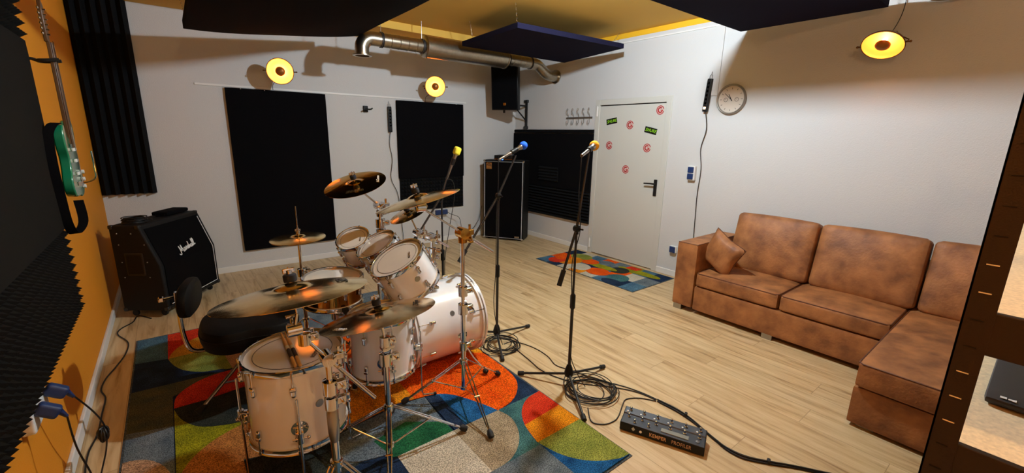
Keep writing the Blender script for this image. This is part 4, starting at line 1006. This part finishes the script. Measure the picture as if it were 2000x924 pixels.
# cymbals
def cymbal_profile(R, bell, hb, bow):
    pr = []
    for i in range(7):
        a = i/6; r = .006+(bell-.006)*a; pr.append((r, bow+hb*math.cos(a*PI/2)**.8 if i < 6 else bow))
    for i in range(1, 9):
        a = i/8; r = bell+(R-bell)*a; pr.append((r, bow*(1-a**1.7)))
    return pr
def cymbal(label, c, n, R, m, yaw=0, bell=None, name='cymbal', texts=(), group='bronze cymbals of the drum kit', bow=None, felt=True, cat='cymbal'):
    n = V(n).normalized(); bow = R*.10 if bow is None else bow; bell = bell or R*.26
    M = frame(V(c), n) @ Rz(yaw)
    t = thing(name, label, cat, M, group)
    pr = cymbal_profile(R, bell, R*.07, bow); th = .0013
    full = pr+[(r, z-th) for r, z in reversed(pr)]
    MB().lathe(full, None, 72, closed=True).build('plate', m, t, local=True)
    for s_, size, a, rr, mm, rot, st in texts:
        rad = R*rr; i = rr
        z0 = bow*(1-((rad-bell)/(R-bell))**1.7)+.0015
        sl = math.atan(bow*1.7*((rad-bell)/(R-bell))**.7/(R-bell))
        T = M @ Rz(a) @ Tr(rad, 0, z0) @ Mx.Rotation(sl, 4, 'Y') @ Rz(rot)
        text(s_, size, T, mm, t, 'cymbal_lettering', bold=st, shear=.2 if st < .001 else 0)
    return t, M
def topper(M, parent, bow, felt=M_tape, h=.035, name='wing_nut'):
    """felts, sleeve and wing nut on a cymbal, as parts of the stand"""
    pass
def cym_mount(c, n, R, stand, below=.10, bow=None, nut=True, big=1.0):
    n = V(n).normalized(); bow = R*.10 if bow is None else bow
    M = frame(V(c), n); z = bow+R*.07
    MB().lathe([(.0035, .004), (.019*big, .004), (.020*big, .010), (.020*big, .026), (.017*big, .030), (.0035, .030)], M @ Tr(0, 0, z), 20, closed=True).build('top_felt', M_tape, stand)
    MB().cyl(M @ V((0, 0, z-below)), M @ V((0, 0, z+.055)), .0035, seg=8).build('cymbal_rod', M_chrome, stand)
    MB().lathe([(.004, .030), (.010, .031), (.010, .044), (.004, .046)], M @ Tr(0, 0, z), 12, closed=True).rbox((.020, .004, .009), .003, M @ Tr(0, 0, z+.042)).build('wing_nut', M_chrome, stand)
    MB().lathe([(.0035, -.022), (.018, -.022), (.019, -.006), (.0035, -.006)], M @ Tr(0, 0, z-.006), 20, closed=True).build('bottom_felt', M_tape, stand)
    return M @ V((0, 0, z-below))
# front left crash, front right ride, upper right crash, upper left crash, splash, hi-hat
cFL, nFL, rFL = (.276, 1.56, 1.052), (-.046, .171, 1), .246
cFR, nFR, rFR = (.671, 1.825, .780), (-.093, .243, 1), .262
cUR, nUR, rUR = (1.0, 2.06, 1.258), (-.225, .165, 1), .226
cUL, nUL, rUL = (.943, 2.864, 1.269), (-.322, -.191, 1), .200
cSP, nSP, rSP = (1.169, 2.551, 1.098), (-.458, .032, 1), .130
cHH, nHH, rHH = (.637, 3.215, .873), (-.04, -.01, 1), .178
cymbal('large crash cymbal in the left foreground covering the throne and snare', cFL, nFL, rFL, M_cym, texts=[('SEN', .052, math.radians(-8), .66, M_ink, math.radians(90), .001)])
cymbal('large ride cymbal in the foreground above the smaller floor tom', cFR, nFR, rFR, M_cym_d, texts=[('Zildjian', .036, math.radians(-25), .66, M_ink, math.radians(90), 0), ('AVEDIS', .024, math.radians(200), .8, M_inkw, math.radians(-90), 0)])
cymbal('crash cymbal on the long chrome boom above the rack toms', cUR, nUR, rUR, M_cym, bow=.022)
cymbal('shiny golden crash cymbal in front of the tall black wall panel', cUL, nUL, rUL, M_cym_b, bow=.010, texts=[('Zildjian', .038, math.radians(-112), .62, M_ink, math.radians(90), 0), ('A Custom', .026, math.radians(-22), .74, M_inkw, math.radians(90), 0)])
cymbal('small splash cymbal directly under the boom crash cymbal', cSP, nSP, rSP, M_cym_d)
# hi-hat pair
t, M = cymbal('pair of hi-hat cymbals beyond the snare in front of the back wall', cHH, nHH, rHH, M_cym, cat='hi-hat', name='hi_hat_cymbals')
pr = cymbal_profile(rHH, rHH*.26, rHH*.07, rHH*.1)
MB().lathe([(r, -z-.004) for r, z in pr]+[(r, -z-.0055) for r, z in reversed(pr)], None, 64, closed=True).build('bottom_plate', M_cym_d, t, local=True)

def tripod(t, c, zc, feet, r=.007, dbl=True, brace_z=.08, tube_r=.014):
    """double-braced chrome tripod: legs run from a collar at height zc to given floor points"""
    c = V(c)
    for f in feet:
        f = V((f[0], f[1], .022)); d = (f-V((c.x, c.y, zc))); dh = V((d.x, d.y, 0)).normalized(); s_ = V((-dh.y, dh.x, 0))*.010
        top = V((c.x, c.y, zc))+dh*.025
        b = MB()
        end = f+V((0, 0, .012))
        b.tube([top+s_, top+s_+(end-top)*.45, end+s_*.3], .0042, 8).tube([top-s_, top-s_+(end-top)*.45, end-s_*.3], .0042, 8)
        mid = top+(end-top)*.50
        b.tube([V((c.x, c.y, brace_z))+dh*.018, mid], .0045, 8).cyl(mid-s_*1.6, mid+s_*1.6, .005, seg=8)
        l = b.build('leg', M_chrome, t)
        dd = (end-top).normalized()
        MB().tube([end-dd*.025, end-dd*.005, end+dd*.018], [.010, .018, .016], 12).build('rubber_foot', M_rubber, l)
    MB().cyl((c.x, c.y, brace_z-.015), (c.x, c.y, zc+.03), tube_r*.75).lathe([(tube_r, -.018), (tube_r+.010, -.014), (tube_r+.010, .014), (tube_r, .018)], Tr(c.x, c.y, zc), 18).lathe([(tube_r*.8, -.01), (tube_r+.006, -.008), (tube_r+.006, .008), (tube_r*.8, .01)], Tr(c.x, c.y, brace_z), 18).build('tripod_collar', M_chrome, t)
def tubes(t, c, zs, rs):
    for (z0, z1), r in zip(zs, rs): MB().cyl((c[0], c[1], z0), (c[0], c[1], z1), r, seg=20).build('tube', M_chrome, t)
def cl(t, p, s_=1.2, ax=(0, 0, 1)): clamp(MB(), p, s_, ax).build('clamp', M_chrome, t)
# stand A: straight stand under the ride
A_ = (.69, 1.82)
t = thing('cymbal_stand', 'straight chrome tripod stand carrying the foreground ride cymbal', 'cymbal stand', (*A_, 0))
tripod(t, (*A_, 0), .29, [(1.08, 1.76), (.40, 2.10), (.56, 1.52)])
tubes(t, A_, [(.10, .55), (.53, .66)], [.0135, .010])
cl(t, (*A_, .555), 1.5); cl(t, (*A_, .645), 1.2); cl(t, (*A_, .61), 1.0, (0, 1, 0))
e_ = cym_mount(cFR, nFR, rFR, t, below=.085)
MB().tube([(*A_, .65), e_], .007, 10).build('tilter', M_chrome, t); cl(t, tuple(e_), 1.0, (1, 0, 0))
# stand B: boom stand for the upper right crash
B_ = (1.25, 2.03)
t = thing('cymbal_stand', 'chrome boom stand right of the kit carrying the upper right crash', 'cymbal stand', (*B_, 0))
tripod(t, (*B_, 0), .26, [(1.17, 1.63), (.93, 2.18), (1.56, 2.10)])
tubes(t, B_, [(.07, .60), (.58, 1.04)], [.0150, .0115])
cl(t, (*B_, .60), 1.5); cl(t, (*B_, .71), 1.4); cl(t, (*B_, .36), 1.2)
J = V((*B_, 1.059))
e_ = cym_mount(cUR, nUR, rUR, t, below=.075)
d = (J-e_).normalized()
MB().tube([e_, J], .0062, 10).tube([J-d*.02, J+d*.24], .0080, 10).build('boom_arm', M_chrome, t)
clamp(clamp(MB(), tuple(J), 1.6, (0, 1, 0)), tuple(J-V((0, 0, .03))), 1.3).build('boom_tilter', M_gold, t); cl(t, tuple(e_), 1.2, (1, 0, 0))  # tilter coloured gold to carry the golden reflection on its chrome
# stand C: boom stand in front of the floor tom for the front left crash
C_ = (.367, 1.55)
t = thing('cymbal_stand', 'chrome boom stand in the foreground carrying the front left crash', 'cymbal stand', (*C_, 0))
tripod(t, (*C_, 0), .33, [(.62, 1.36), (.14, 1.42), (.40, 1.73)])
tubes(t, C_, [(.08, .60), (.58, .78)], [.0160, .0115])
cl(t, (*C_, .665), 1.35); cl(t, (*C_, .60), 1.25); MB().lathe([(.016, -.10), (.021, -.06), (.022, .03), (.018, .045)], Tr(*C_, .53), 20).build('tube_sleeve', M_chrome_d, t)
J = V((*C_, .785)); tl = V((.267, 1.55, .925))
e_ = cym_mount(cFL, nFL, rFL, t, below=.11, big=1.1)
d = (J-tl).normalized()
MB().tube([e_, tl], .0062, 10).tube([tl, J], .0062, 10).tube([J-d*.02, J+d*.285], .0080, 10).build('boom_arm', M_chrome, t)
cl(t, tuple(J), 1.3, (0, 1, 0)); cl(t, tuple(tl), 1.15, (1, 0, 0)); cl(t, tuple(tl+d*.05), 1.1)
# cymbal arm for the upper left crash, clamped on the tom holder
t = thing('cymbal_stand', 'chrome cymbal arm rising behind the rack toms to the golden crash', 'cymbal stand', (1.095, 2.86, .55))
MB().cyl((1.10, 2.86, .50), (1.095, 2.86, 1.11), .010).build('tube', M_chrome, t)
e_ = cym_mount(cUL, nUL, rUL, t, below=.06)
J = V((1.094, 2.86, 1.115)); d = (J-e_).normalized()
MB().tube([e_, J+d*.02], .0062, 10).build('boom_arm', M_chrome, t); cl(t, tuple(J), 1.6, (0, 1, 0)); cl(t, (1.095, 2.86, .99), 1.5); cl(t, (1.095, 2.86, .92), 1.5); cl(t, (1.095, 2.86, 1.06), 1.1)
tripod(t, (1.10, 2.96, 0), .28, [(1.32, 3.16), (.92, 3.12), (1.05, 3.22)])
MB().cyl((1.10, 2.96, .10), (1.10, 2.96, .52), .013).cyl((1.10, 2.96, .51), (1.10, 2.86, .51), .010).build('base_tube', M_chrome, t)
# splash arm
t = thing('cymbal_stand', 'short chrome arm right of the rack toms carrying the splash cymbal', 'cymbal stand', (1.30, 2.50, .58))
MB().cyl((1.30, 2.50, .575), (1.30, 2.50, .94), .009).build('tube', M_chrome, t)
e_ = cym_mount(cSP, nSP, rSP, t, below=.07)
J = V((1.205, 2.50, .975)); K_ = V((1.30, 2.50, .935)); tail = V((1.43, 2.50, .85))
MB().tube([e_, J], .0055, 10).tube([J, K_, tail], .0065, 10).build('boom_arm', M_chrome, t)
for p_, s_ in ((J, 1.4), (K_, 1.4)): cl(t, tuple(p_), s_, (0, 1, 0))
cl(t, (1.30, 2.50, .83), 1.5); cl(t, (1.30, 2.50, .79), 1.2); MB().rbox((.035, .03, .01), .006, Tr(1.30, 2.50, .582)).build('base_plate', M_chrome, t)
# hi-hat stand
H_ = (.64, 3.22)
t = thing('hi_hat_stand', 'chrome hi-hat stand beyond the snare', 'hi-hat stand', (*H_, 0))
tripod(t, (*H_, 0), .26, [(.42, 3.42), (.90, 3.34), (.58, 2.98)])
tubes(t, H_, [(.08, .62), (.60, .83)], [.0135, .010]); cl(t, (*H_, .62), 1.4)
MB().cyl((*H_, .83), (*H_, 1.10), .0032, seg=8).build('pull_rod', M_chrome, t)
MB().lathe([(.004, 0), (.013, .002), (.013, .028), (.008, .03), (.008, .05), (.004, .052)], Tr(*H_, .895), 16, closed=True).rbox((.018, .004, .008), .003, Tr(*H_, .93)).build('hi_hat_clutch', M_chrome, t)
MB().lathe([(.004, 0), (.022, .0), (.022, .012), (.004, .012)], Tr(*H_, .832), 16, closed=True).build('bottom_felt', M_tape, t)
MB().rbox((.045, .13, .006), .004, Tr(.50, 3.12, .05) @ Rz(1.1) @ Mx.Rotation(.18, 4, 'X')).build('pedal_board', M_chrome_d, t)
# bass drum pedal
t = thing('bass_drum_pedal', 'chrome bass drum pedal at the batter side of the bass drum', 'drum pedal', (.95, 2.58, 0))
MB().rbox((.14, .045, .005), .004, Tr(.93, 2.58, .045) @ Mx.Rotation(-.20, 4, 'Y')).build('footboard', M_chrome_d, t)
MB().box((.80, 2.54, .0145), (1.05, 2.62, .020)).build('base_plate', M_black_metal, t)
for y in (2.53, 2.63): MB().cyl((1.04, y, .014), (1.04, y, .22), .008).build('column', M_chrome, t)
MB().cyl((1.04, 2.52, .21), (1.04, 2.64, .21), .006).cyl((1.04, 2.58, .21), (1.00, 2.58, .34), .004).build('axle', M_chrome, t)
MB().cyl((.985, 2.58, .345), (1.03, 2.58, .35), .022).build('beater', M_cream if 'M_cream' in globals() else M_white, t)

# drumsticks lying on the large floor tom
def stick(label, p, q):
    p, q = V(p), V(q); d = (q-p).normalized(); L = (q-p).length
    M = frame(p, d)
    t = thing('drumstick', label, 'drumstick', M)
    MB().lathe([(1e-5, 0), (.006, .003), (.0072, .01), (.0074, .28), (.0035, L-.016), (.0045, L-.010), (.0048, L-.005), (.002, L)], None, 14).build('shaft', M_stick, t, local=True)
    MB().lathe([(.0078, .09), (.0080, .092), (.0080, .178), (.0078, .18)], None, 14, closed=True).build('grip_tape', M_grip, t, local=True)
    MB().lathe([(.0081, .182), (.0083, .183), (.0083, .215), (.0081, .216)], None, 14, closed=True).build('label_band', M_inkw, t, local=True)
zz = .262+.375
stick('drumstick on the large floor tom, the one nearer the rim', (.300, 1.800, zz+.019), (.318, 2.19, zz+.0085))
stick('drumstick on the large floor tom, right beside the other', (.318, 1.795, zz+.019), (.336, 2.185, zz+.0085))

# drum throne
t = thing('drum_throne', 'black padded drum throne with backrest behind the large floor tom', 'drum stool', (.25, 2.88, 0))
sp = [(-.02, -.235), (.10, -.26), (.20, -.22), (.26, -.10), (.27, .05), (.235, .17), (.13, .24), (0, .25), (-.13, .235), (-.215, .16), (-.245, .02), (-.235, -.12), (-.15, -.23)]
sp = [(p.x, p.y) for p in catmull([(x, y, 0) for x, y in sp], 4, closed=True)]
def soft(poly, zs, M):  # stack of scaled outlines
    vs = []; fs = []; n = len(poly)
    for z, k in zs: vs += [(x*k, y*k, z) for x, y in poly]
    for i in range(len(zs)-1): fs += [(i*n+j, i*n+(j+1) % n, (i+1)*n+(j+1) % n, (i+1)*n+j) for j in range(n)]
    fs += [tuple(range(n))[::-1], tuple((len(zs)-1)*n+j for j in range(n))]
    return MB().add(vs, fs, M)
soft(sp, [(0, .86), (.012, .95), (.06, 1.0), (.085, 1.0), (.092, .985), (.115, .98), (.13, .95), (.14, .86), (.145, .6)], Tr(.25, 2.88, .375)).build('seat', M_leather_blk, t)
MB().tube([(.25+x*1.0, 2.88+y*1.0, .375+.088) for x, y in sp], .003, 6, closed=True).build('seat_piping', M_leather_blk, t)
MB().cyl((.25, 2.88, .14), (.25, 2.88, .38), .016).build('tube', M_chrome, t)
for a in (200, 320, 80):
    c, s_ = math.cos(math.radians(a)), math.sin(math.radians(a))
    l = MB().tube([(.25+.03*c, 2.88+.03*s_, .27), (.25+.31*c, 2.88+.31*s_, .045)], .010, 8).tube([(.25+.02*c, 2.88+.02*s_, .10), (.25+.17*c, 2.88+.17*s_, .145)], .006, 8).build('leg', M_chrome_d, t)
    MB().tube([(.25+.28*c, 2.88+.28*s_, .06), (.25+.33*c, 2.88+.33*s_, .036)], [.014, .022], 12).build('rubber_foot', M_rubber, l)
MB().tube(catmull([(.16, 2.86, .372), (.05, 2.84, .372), (-.025, 2.83, .385), (-.055, 2.83, .44), (-.066, 2.83, .56), (-.060, 2.83, .73)], 5), .0115, 12).build('backrest_tube', M_chrome, t)
MB().box((-.075, 2.815, .67), (-.045, 2.845, .745)).cyl((-.06, 2.83, .72), (-.125, 2.80, .725), .007).rbox((.012, .02, .012), .005, Tr(-.13, 2.80, .725)).build('backrest_clamp', M_chrome, t)
MR = frame((-.012, 2.86, .70), (1, -.25, -.05), (0, 0, 1))
bpz = [(p.x, p.y) for p in catmull([(x, y, 0) for x, y in [(.09, 0), (.075, .12), (.02, .17), (-.05, .165), (-.09, .10), (-.10, 0), (-.09, -.10), (-.05, -.165), (.02, -.17), (.075, -.12)]], 4, closed=True)]
soft(bpz, [(-.03, .80), (-.018, .97), (.0, 1.0), (.018, .97), (.032, .8)], MR).build('backrest', M_leather_blk, t)

# ------------------------------------------------------------------ microphone stands and microphones
def mic_stand(label, base, feet, J, H, tailp, hub=.10, group='black boom microphone stands'):
    bx, by = base
    t = thing('microphone_stand', label, 'microphone stand', (bx, by, 0))
    MB().lathe([(.012, -.035), (.026, -.030), (.030, -.005), (.024, .02), (.016, .045), (.012, .05)], Tr(bx, by, hub), 20).build('hub', M_black, t)
    for f in feet:
        f = V((f[0], f[1], .030 if f[0] < 1.70 and f[1] < 4.2 and not f[1] < 1.5 else .016)); c = V((bx, by, hub-.015)); d = (f-c).normalized()
        l = MB().tube([c+d*.01, f-d*.02], .0085, 10).build('leg', M_black_metal, t)
        MB().tube([f-d*.035, f-d*.03, f+d*.008], [.009, .0145, .0145], 12).build('rubber_foot', M_rubber, l)
    zj = J[2]
    MB().cyl((bx, by, hub), (bx, by, hub+.50), .0105).build('lower_tube', M_black_metal, t)
    MB().lathe([(.012, 0), (.017, .008), (.017, .09), (.012, .10)], Tr(bx, by, hub+.44), 16).build('clutch', M_black, t)
    MB().cyl((bx, by, hub+.5), (bx, by, zj), .0075).build('upper_tube', M_black_metal, t)
    J, H, T_ = V(J), V(H), V(tailp)
    d = (H-J).normalized()
    MB().lathe([(.008, -.02), (.020, -.014), (.020, .014), (.008, .02)], frame(J, d.cross(V((0, 0, 1)))), 18).cyl(J-V((0, 0, .035)), J, .013).cyl(J+d.cross(V((0, 0, 1))).normalized()*.02, J+d.cross(V((0, 0, 1))).normalized()*.05, .005).build('boom_joint', M_black, t)
    MB().tube([T_, J, H], [.0085, .0085, .0060], 10).build('boom_arm', M_black_metal, t)
    MB().tube([T_-(J-T_).normalized()*.0, T_+(J-T_).normalized()*.10], .0150, 12).build('counterweight', M_rubber, t)
    return t
def mic(label, H, d, foam, fr, square=False):
    """H = holder point, d = direction the microphone points"""
    d = V(d).normalized(); M = frame(H, d)
    t = thing('microphone', label, 'microphone', M)
    MB().lathe([(.009, -.10), (.010, -.095), (.0115, .0), (.015, .055), (.019, .062), (.019, .075)], None, 20).build('body', M_chrome_d, t, local=True)
    MB().lathe([(.0135, -.025), (.0175, -.025), (.0175, .03), (.0135, .03)], None, 20, closed=True).build('clip', M_black, t, local=True)
    MB().lathe([(.0085, -.15), (.0095, -.145), (.0095, -.10), (.006, -.10)], None, 14).build('connector', M_chrome_d, t, local=True)
    if square: MB().rbox((fr*.9, fr*.9, fr*1.1), fr*.6, Tr(0, 0, .10)).build('windscreen', foam, t, local=True)
    else: MB().ball((0, 0, .098), fr, 1, 1, 1).build('windscreen', foam, t, local=True)
    return M
# stand 1 (nearest)
J1 = (1.885, 1.75, 1.06); H1_ = (1.962, 1.755, 1.508)
mic_stand('black boom microphone stand nearest the sofa', (1.885, 1.75), [(1.70, 2.035), (2.235, 1.748), (1.69, 1.43)], J1, H1_, (1.757, 1.75, .72))
M1 = mic('microphone with orange-yellow foam ball on the stand nearest the sofa', (1.966, 1.757, 1.529), (.93, .44, .22), M_foam_o, .031)
# stand 2 (middle)
J2 = (1.862, 2.52, 1.17); H2_ = (2.02, 2.52, 1.46)
mic_stand('black boom microphone stand between the bass drum and the door', (1.862, 2.52), [(1.717, 2.25), (2.236, 2.572), (1.68, 2.84)], J2, H2_, (1.52, 2.52, .72))
M2 = mic('microphone with blue foam ball in front of the bass cabinet', (2.00, 2.52, 1.490), (.085, 0, .038), M_foam_u, .031)
# stand 3 (behind the toms)
J3 = (1.74, 3.15, 1.10); H3_ = (1.855, 3.15, 1.42)
mic_stand('black boom microphone stand behind the rack toms', (1.74, 3.15), [(1.60, 3.42), (2.0, 3.25), (1.72, 2.85)], J3, H3_, (1.47, 3.15, .74))
M3 = mic('microphone with pale yellow foam block in front of the black back wall foam', (1.852, 3.15, 1.375), (.03, -.01, .08), M_foam_y, .031, True)
cable('microphone cable running down the stand nearest the sofa', [M1 @ V((0, 0, -.15)), (1.88, 1.74, 1.40), (1.872, 1.735, 1.25), (1.90, 1.735, 1.05), (1.84, 1.73, .85), (1.865, 1.735, .55), (1.872, 1.735, .25), (1.91, 1.70, .10), (1.95, 1.66, .01)], .003)
cable('microphone cable running down the middle stand', [M2 @ V((0, 0, -.15)), (1.85, 2.51, 1.42), (1.852, 2.51, 1.25), (1.84, 2.51, 1.0), (1.83, 2.50, .6), (1.815, 2.50, .35), (1.84, 2.49, .15), (1.86, 2.44, .01)], .003)
cable('microphone cable running down the stand behind the toms', [M3 @ V((0, 0, -.15)), (1.84, 3.14, 1.22), (1.86, 3.14, 1.1), (1.80, 3.14, .8), (1.75, 3.135, .5), (1.76, 3.13, .01)], .003)
# cable coils on the floor
def coil(label, c, r, n, seed):
    rnd = random.Random(seed); b = MB()
    for k in range(n):
        ox, oy = rnd.uniform(-.035, .035), rnd.uniform(-.03, .03); rx, ry = r*rnd.uniform(.6, 1.05), r*rnd.uniform(.55, 1.0); ph = rnd.uniform(0, 6); rot = rnd.uniform(0, 3)
        pts = []
        for i in range(30):
            a = 2*PI*i/30; x, y = rx*math.cos(a), ry*math.sin(a)*(1+.08*math.sin(2*a+ph))
            pts.append((c[0]+ox+x*math.cos(rot)-y*math.sin(rot), c[1]+oy+x*math.sin(rot)+y*math.cos(rot), .004+.0035*k+.003*math.sin(3*a+ph)+.003))
        b.tube(pts, .0032, 6, closed=True)
    return tag(b.build('coiled_cable', M_cable), label, 'cable')
coil('loose coil of black cable around the foot of the stand nearest the sofa', (1.945, 1.61), .175, 9, 3)
coil('loose coil of black cable around the foot of the stand by the bass drum', (1.85, 2.44), .15, 8, 5)
cable('black cable running from the farther coil past the nearer stand', [(x, y, zc) for x, y in [(1.88, 2.45), (1.97, 2.44), (2.03, 2.28), (2.03, 2.11), (1.99, 1.98), (2.02, 1.88), (2.07, 1.73), (2.11, 1.63), (2.17, 1.50), (2.20, 1.40), (2.215, 1.30)]])
cable('black cable running beside it from the farther coil to the nearer coil', [(x, y, zc) for x, y in [(1.91, 2.35), (1.88, 2.13), (1.86, 2.00), (1.88, 1.87), (1.95, 1.72), (2.10, 1.55), (2.18, 1.42), (2.205, 1.30)]])
cable('black cable looping from the nearer coil to the floor pedal', [(x, y, zc) for x, y in [(1.80, 1.50), (1.72, 1.40), (1.76, 1.34), (1.83, 1.325), (1.89, 1.34), (1.99, 1.39), (2.05, 1.415), (2.10, 1.40), (2.15, 1.36), (2.195, 1.29)]])
tb = thing('cable_loom', 'taped bundle of black cables running past the floor pedal out of view', 'cable', (2.2, .9, 0))
lp = [(2.205, 1.29), (2.215, 1.16), (2.20, 1.06), (2.165, .96), (2.14, .88), (2.125, .81), (2.14, .73), (2.20, .64), (2.27, .55), (2.33, .46), (2.42, .31), (2.5, .1)]
for k, (dx, dz) in enumerate(((-.006, 0), (.006, 0), (0, .006))):
    MB().tube(catmull([(x+dx*(1+.8*math.sin(i*1.3+k)), y+dx, .006+dz) for i, (x, y) in enumerate(lp)], 6), .005, 7).build('cable', M_cable, tb)
for x, y in ((2.21, 1.10), (2.20, .64)): MB().rbox((.014, .008, .012), .005, Tr(x, y, .012) @ Rz(.4)).build('cable_tie', M_rubber, tb)

# ------------------------------------------------------------------ floor pedal board
uP = V((.175, -.402, 0)).normalized(); wP = V((-uP.y, uP.x, 0))
MK = Mx(((uP.x, wP.x, 0, 1.797), (uP.y, wP.y, 0, 1.262), (0, 0, 1, 0), (0, 0, 0, 1)))
t = thing('floor_pedal_board', 'black foot controller with rows of chrome switches on the wooden floor', 'pedal board', MK)
PL, PD = .438, .135
yz(MB(), [(0, .006), (PD, .006), (PD, .072), (.085, .064), (.08, .058), (.004, .052)], 0, PL).build('housing', M_black, t, local=True, bevel=.002)
yz(MB(), [(.004, .0525), (.08, .0585), (.085, .0645), (PD-.003, .0725), (PD-.003, .074), (.084, .066), (.079, .060), (.005, .0545)], .006, PL-.006).build('top_plate', M_pedal, t, local=True)
def fsw(x, y, z):
    MB().lathe([(.009, 0), (.009, .004), (.006, .005), (.0055, .016), (.0062, .017), (.0062, .022), (1e-5, .024)], Tr(x, y, z), 14).build('foot_switch', M_chrome, t, local=True)
for i in range(6):
    fsw(.035+.074*i, .112, .069)
    MB().lathe([(.005, 0), (.005, .006), (1e-5, .008)], Tr(.020+.074*i, .095, .066), 10).build('indicator_light', M_inkw, t, local=True)
for i, x in enumerate((.035, .035+.074, .035+.148, .035+.222, .035+.296, .035+.370)): fsw(x, .066, .058)
for x in (.075, .150): fsw(x, .030, .055)
MB().box((.215, .020, .0555), (.355, .050, .060)).build('display', M_lcd, t, local=True)
MB().lathe([(.010, 0), (.010, .004), (1e-5, .005)], Tr(.40, .032, .055), 16).build('round_button', M_chrome_d, t, local=True)
TX = MK @ Tr(0, 0, 0) @ Mx.Rotation(PI/2, 4, 'X')
text('KEMPER', .030, MK @ Tr(.205, -.0008, .030) @ Mx.Rotation(PI/2, 4, 'X'), M_copper_ink, t, 'front_lettering', bold=.0005, sx=.80, spacing=1.06)
text('PROFILER', .030, MK @ Tr(.325, -.0008, .030) @ Mx.Rotation(PI/2, 4, 'X'), M_copper_ink, t, 'front_lettering', bold=-.0002, sx=.74, spacing=1.06)
MB().lathe([(1e-5, 0), (.013, 0), (1e-5, .001)], MK.inverted() @ MK @ Tr(.075, 0, .032) @ Mx.Rotation(PI/2, 4, 'X') @ Mx.Diagonal((.8, 1, 1, 1)), 4).build('front_emblem', M_chrome_d, t, local=True)
MB().cyl((.115, .0, .030), (.115, -.003, .030), .007).build('front_button', M_inkw, t, local=True)
for x in (.03, PL-.03):
    for y in (.02, PD-.02): MB().cyl((x, y, 0), (x, y, .008), .010).build('foot', M_rubber, t, local=True)
